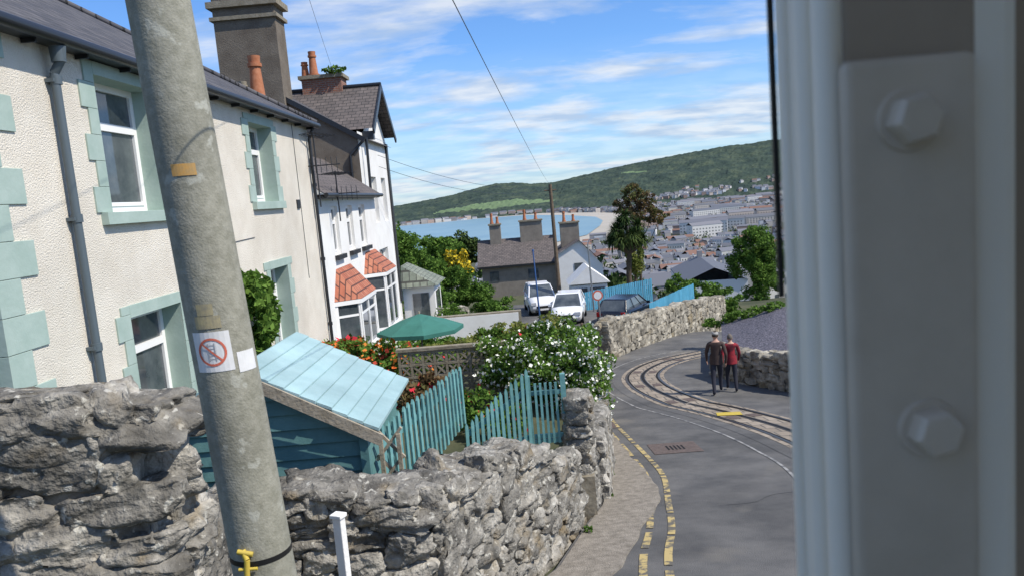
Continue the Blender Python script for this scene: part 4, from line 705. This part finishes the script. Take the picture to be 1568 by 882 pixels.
# ---------------------------------------------------------------- cars
def car(name,x,y,z,rz,paint,L_=4.2,Wd=1.75,Ht=1.5):
    g=grp(name); T=Matrix.Translation((x,y,z))@Matrix.Rotation(rz,4,'Z')
    st=[(-.5,.62,.80,.0),(-.47,.92,.90,.0),(-.36,.98,.97,0),(-.1,.96,1,0),(.18,.95,1,0),(.30,.90,.97,0),(.42,.78,.92,0),(.485,.66,.84,0),(.5,.50,.78,0)]
    m_=MB(); rings=[]
    for pos,zb,hw,_ in st:
        X_=pos*L_; w=Wd/2*hw; zb=zb*Ht/1.5; z0=.22 if abs(pos)<.48 else .3
        rings.append([(X_,-w*.9,z0),(X_,-w,z0+.18),(X_,-w*1.0,zb*.8),(X_,-w*.93,zb),(X_,-w*.5,zb+.03),(X_,w*.5,zb+.03),(X_,w*.93,zb),(X_,w,zb*.8),(X_,w,z0+.18),(X_,w*.9,z0)])
    vs=[T@Vector(q) for rr in rings for q in rr]; k=10; fs=[(i*k+j,i*k+(j+1)%k,(i+1)*k+(j+1)%k,(i+1)*k+j) for i in range(len(st)-1) for j in range(k)]+[tuple(range(k))[::-1],tuple(range((len(st)-1)*k,len(st)*k))]
    m_.add(vs,fs,0,True); m_.build('body',[paint],g)
    m_=MB(); zb=.95*Ht/1.5; zt=Ht; w0=Wd/2*.9; w1=Wd/2*.72; B=[(-.46*L_,zb-.02),(.27*L_,zb-.03)]; Tt=[(-.36*L_,zt-.05),(.06*L_,zt-.02)]
    P=[(B[0][0],-w0,B[0][1]),(B[1][0],-w0,B[1][1]),(B[1][0],w0,B[1][1]),(B[0][0],w0,B[0][1]),(Tt[0][0],-w1,Tt[0][1]),(Tt[1][0],-w1,Tt[1][1]),(Tt[1][0],w1,Tt[1][1]),(Tt[0][0],w1,Tt[0][1])]; P=[T@Vector(q) for q in P]
    m_.add(P,[(0,1,5,4),(1,2,6,5),(2,3,7,6),(3,0,4,7)],1); m_.build('windows',[paint,'glass'],g)
    m_=MB(); m_.add([P[4],P[5],P[6],P[7]]+[q+Vector((0,0,.05)) for q in [P[4].lerp(P[6],.06),P[5].lerp(P[7],.06),P[6].lerp(P[4],.06),P[7].lerp(P[5],.06)]],[(4,5,6,7),(0,1,5,4),(1,2,6,5),(2,3,7,6),(3,0,4,7)])
    for a_,b_ in((0,4),(1,5),(2,6),(3,7)): m_.tube(P[a_],P[b_],.045,n=6)
    for t in(.36,.7):
        for i,j,k2,l in((0,1,4,5),(3,2,7,6)): m_.tube(P[i].lerp(P[j],t),P[k2].lerp(P[l],t),.03,n=6)
    m_.build('roof_and_pillars',[paint],g)
    m_=MB()
    for sx in(-.31,.31):
        for sy in(-1,1):
            c=T@Vector((sx*L_,sy*(Wd/2-.1),.32)); ax=(T.to_3x3()@Vector((0,1,0))); m_.tube(c-ax*.1,c+ax*.115,.33,n=20,mi=0); m_.tube(c+ax*sy*.10,c+ax*sy*.125,.2,n=14,mi=1)
    m_.build('wheels',['tyre','alloy'],g)
    m_=MB()
    def ob(c,s_,mi): m_.obox(T@Vector(c),s_,rz,mi)
    for sy in(-1,1): ob((.488*L_,sy*.62,.68*Ht/1.5),(.12,.32,.16),0); ob((-.49*L_,sy*.68,.8*Ht/1.5),(.1,.2,.22),1); ob((.2*L_,sy*(Wd/2+.06),1.0),(.12,.16,.13),2)
    ob((.497*L_,0,.55),(.06,.9,.16),3); ob((.498*L_,0,.34),(.07,1.1,.12),3); ob((.505*L_,0,.43),(.06,.5,.1),4); ob((-.505*L_,0,.6),(.05,.5,.1),4)
    m_.build('lights_and_trim',['lampg','redlamp',paint,'tyre','upvc'],g)
car('parked_car',2.2,41,float(hroad(2,41)),math.radians(-98),'carw'); car('parked_van',.75,46,float(hroad(0,46)),math.radians(-85),'carw',4.2,1.75,1.7); car('parked_car',5.25,40.2,-7.3,math.radians(60),'cark',4.3,1.8,1.5)
mb=MB(); mb.add([(2.9,29.3,-7.0),(5.3,33.4,-7.1),(8.3,39.4,-7.3),(11.2,45,-7.6),(11,49,-7.7),(3,49,-7.29),(3,40,-7.02)],[(0,1,2,3,4,5,6)]); mb.build('car_park_surface',['asphalt'])
# ---------------------------------------------------------------- people
def person(name,x,y,z,rz,cols,h=1.75,cap=False,stride=.28,hair=(.05,.04,.03)):
    g=grp(name); k=h/1.75; T=Matrix.Translation((x,y,z))@Matrix.Rotation(rz,4,'Z')@Matrix.Scale(k,4)
    J={}; E=[]
    def add(n_,co,rx,ry,par,lab):
        J[n_]=(len(J),Vector(co),(rx,ry),lab)
        if par: E.append((J[par][0],J[n_][0]))
    add('pelvis',(0,0,.95),.155,.115,None,'t'); add('waist',(0,.01,1.1),.14,.11,'pelvis','j'); add('chest',(0,.02,1.3),.165,.12,'waist','j'); add('shou',(0,.0,1.43),.12,.09,'chest','j'); add('neck',(0,.01,1.52),.055,.055,'shou','s'); add('head0',(0,.03,1.6),.07,.08,'neck','s')
    for s_,sd2 in((-1,'l'),(1,'r')):
        f=s_*stride; add(sd2+'hip',(s_*.09,0,.88),.10,.10,'pelvis','t'); add(sd2+'knee',(s_*.10,f*.5+.05,.50),.065,.07,sd2+'hip','t'); add(sd2+'ank',(s_*.10,f*.9-.04,.10),.042,.045,sd2+'knee','t'); add(sd2+'toe',(s_*.11,f*.9+.13,.04),.04,.035,sd2+'ank','b')
        add(sd2+'sh',(s_*.19,0,1.42),.07,.07,'shou','j'); add(sd2+'el',(s_*.26,-f*.35-.03,1.15),.048,.048,sd2+'sh','j'); add(sd2+'wr',(s_*.25,-f*.6+.08,.93),.032,.032,sd2+'el','j'); add(sd2+'pl',(s_*.25,-f*.62+.11,.86),.034,.022,sd2+'wr','s')
    me=bpy.data.meshes.new('body'); me.from_pydata([T@v[1] for v in J.values()],E,[]); o=bpy.data.objects.new('body',me); S.collection.objects.link(o)
    sk=o.modifiers.new('s','SKIN'); sub=o.modifiers.new('u','SUBSURF'); sub.levels=2; sub.render_levels=2
    for i,v in enumerate(J.values()): me.skin_vertices[0].data[i].radius=(v[2][0]*k,v[2][1]*k)
    me.skin_vertices[0].data[0].use_root=True
    dg=bpy.context.evaluated_depsgraph_get(); em=bpy.data.meshes.new_from_object(o.evaluated_get(dg)); bpy.data.objects.remove(o)
    labs='jtsb'; [em.materials.append(c) for c in (cols[0],cols[1],M['skin'],cols[2])]
    pts=[(T@v[1],labs.index(v[3])) for v in J.values()]+[((T@(J[a_][1].lerp(J[b_][1],.5))),labs.index(J[b_][3])) for a_,b_ in((s_+p1,s_+p2) for s_ in'lr' for p1,p2 in(('hip','knee'),('knee','ank'),('sh','el'),('el','wr')))]
    for f in em.polygons: f.material_index=min(pts,key=lambda q:(q[0]-f.center).length)[1]; f.use_smooth=True
    b=bpy.data.objects.new('body',em); S.collection.objects.link(b); b.parent=g; groups[g].append(b)
    m_=MB()
    def ell(c,r_,mi,lo=-1,fn=None,n=16,mm=12):
        vs=[];fs=[]
        for i in range(mm+1):
            th=math.pi*i/mm
            for jx in range(n):
                ph=2*math.pi*jx/n; q=Vector((math.sin(th)*math.cos(ph),math.sin(th)*math.sin(ph),math.cos(th)))
                if fn: q=fn(q)
                vs.append(T@(Vector(c)+Vector((q.x*r_[0],q.y*r_[1],q.z*r_[2]))))
        for i in range(mm):
            for jx in range(n):
                if math.cos(math.pi*(i+.5)/mm)>lo: fs.append((i*n+jx,(i+1)*n+jx,(i+1)*n+(jx+1)%n,i*n+(jx+1)%n))
        m_.add(vs,fs,mi,True)
    def jaw(q):
        if q.z<0: q=Vector((q.x*(1+.28*q.z),q.y*(1+.12*q.z)-.03*q.z,q.z))
        return q
    hc=(0,.035,1.635); ell(hc,(.076,.098,.118),0,fn=jaw); ell((0,.135,1.62),(.013,.018,.022),0)
    for s_ in(-1,1): ell((s_*.077,.03,1.63),(.012,.022,.032),0); ell((s_*.03,.122,1.645),(.012,.008,.008),2)
    ell((0,.126,1.585),(.026,.008,.006),3)
    def hb(q): return q if q.y<.35 else Vector((q.x,.35+(q.y-.35)*.5,q.z+.12))
    ell((0,.02,1.655),(.085,.102,.115),1,lo=-.35,fn=hb)
    if cap: ell((0,.035,1.70),(.092,.12,.062),4,lo=-.15); m_.obox(T@Vector((0,.15,1.695)),(.13*k,.11*k,.012*k),rz,4)
    for s_ in(-1,1):
        f=s_*stride; base=Vector((s_*.25,-f*.62+.115,.845))
        for q_,ln in((-.024,.062),(-.008,.075),(.008,.07),(.024,.055)):
            p0=base+Vector((0,q_,.0)); p1=p0+Vector((-s_*.006,.005,-ln*.55)); p2=p1+Vector((-s_*.018,.004,-ln*.45)); m_.path([T@p0,T@p1,T@p2],[.0095*k,.0085*k,.007*k],6,0)
        p0=base+Vector((0,.03,.03)); m_.path([T@p0,T@(p0+Vector((-s_*.01,.022,-.03))),T@(p0+Vector((-s_*.015,.026,-.055)))],[.011*k,.009*k,.008*k],6,0)
    m_.build('head_and_hands',[M['skin'],mat('hair',hair,rough=.8),M['black'],mat('lips',(.4,.15,.12)),cols[3]],g)
    m_=MB(); n=16; ring=[]
    for zz,ra,rb in((.86,.185,.145),(.98,.18,.14),(1.12,.165,.13)): ring+= [T@Vector((ra*math.cos(2*math.pi*i/n),rb*math.sin(2*math.pi*i/n)+.005,zz)) for i in range(n)]
    m_.add(ring,[(r_*n+i,r_*n+(i+1)%n,(r_+1)*n+(i+1)%n,(r_+1)*n+i) for r_ in range(2) for i in range(n)],0,True); m_.build('jacket_hem',[cols[0]],g)
mj=mat('jacket_brown',(.05,.035,.03),(.075,.05,.045),scale=5); mt=mat('trousers_dark',(.03,.032,.045),rough=.9); ms_=mat('shoes',(.12,.11,.1)); mc=mat('cap_grey',(.32,.31,.29)); mr_=mat('jacket_red',(.36,.03,.04),(.10,.02,.03),scale=5)
person('walking_man',5.2,21.0,float(hroad(5.2,21.0)),math.radians(-12),(mj,mt,ms_,mc),1.8,True)
person('walking_woman',5.68,21.25,float(hroad(5.68,21.25)),math.radians(-8),(mr_,mt,ms_,mc),1.66,False,stride=-.24,hair=(.14,.12,.10))
# ---------------------------------------------------------------- set group origins
for e,ch in groups.items():
    if not ch: continue
    mn=Vector((1e9,)*3); mxv=Vector((-1e9,)*3)
    for c in ch:
        a_=np.zeros(len(c.data.vertices)*3); c.data.vertices.foreach_get('co',a_); a_=a_.reshape(-1,3)
        mn=Vector([min(mn[i],a_[:,i].min()) for i in range(3)]); mxv=Vector([max(mxv[i],a_[:,i].max()) for i in range(3)])
    o=Vector(((mn.x+mxv.x)/2,(mn.y+mxv.y)/2,mn.z)); e.location=o
    for c in ch: c.location=-o
g3.location.x-=.35
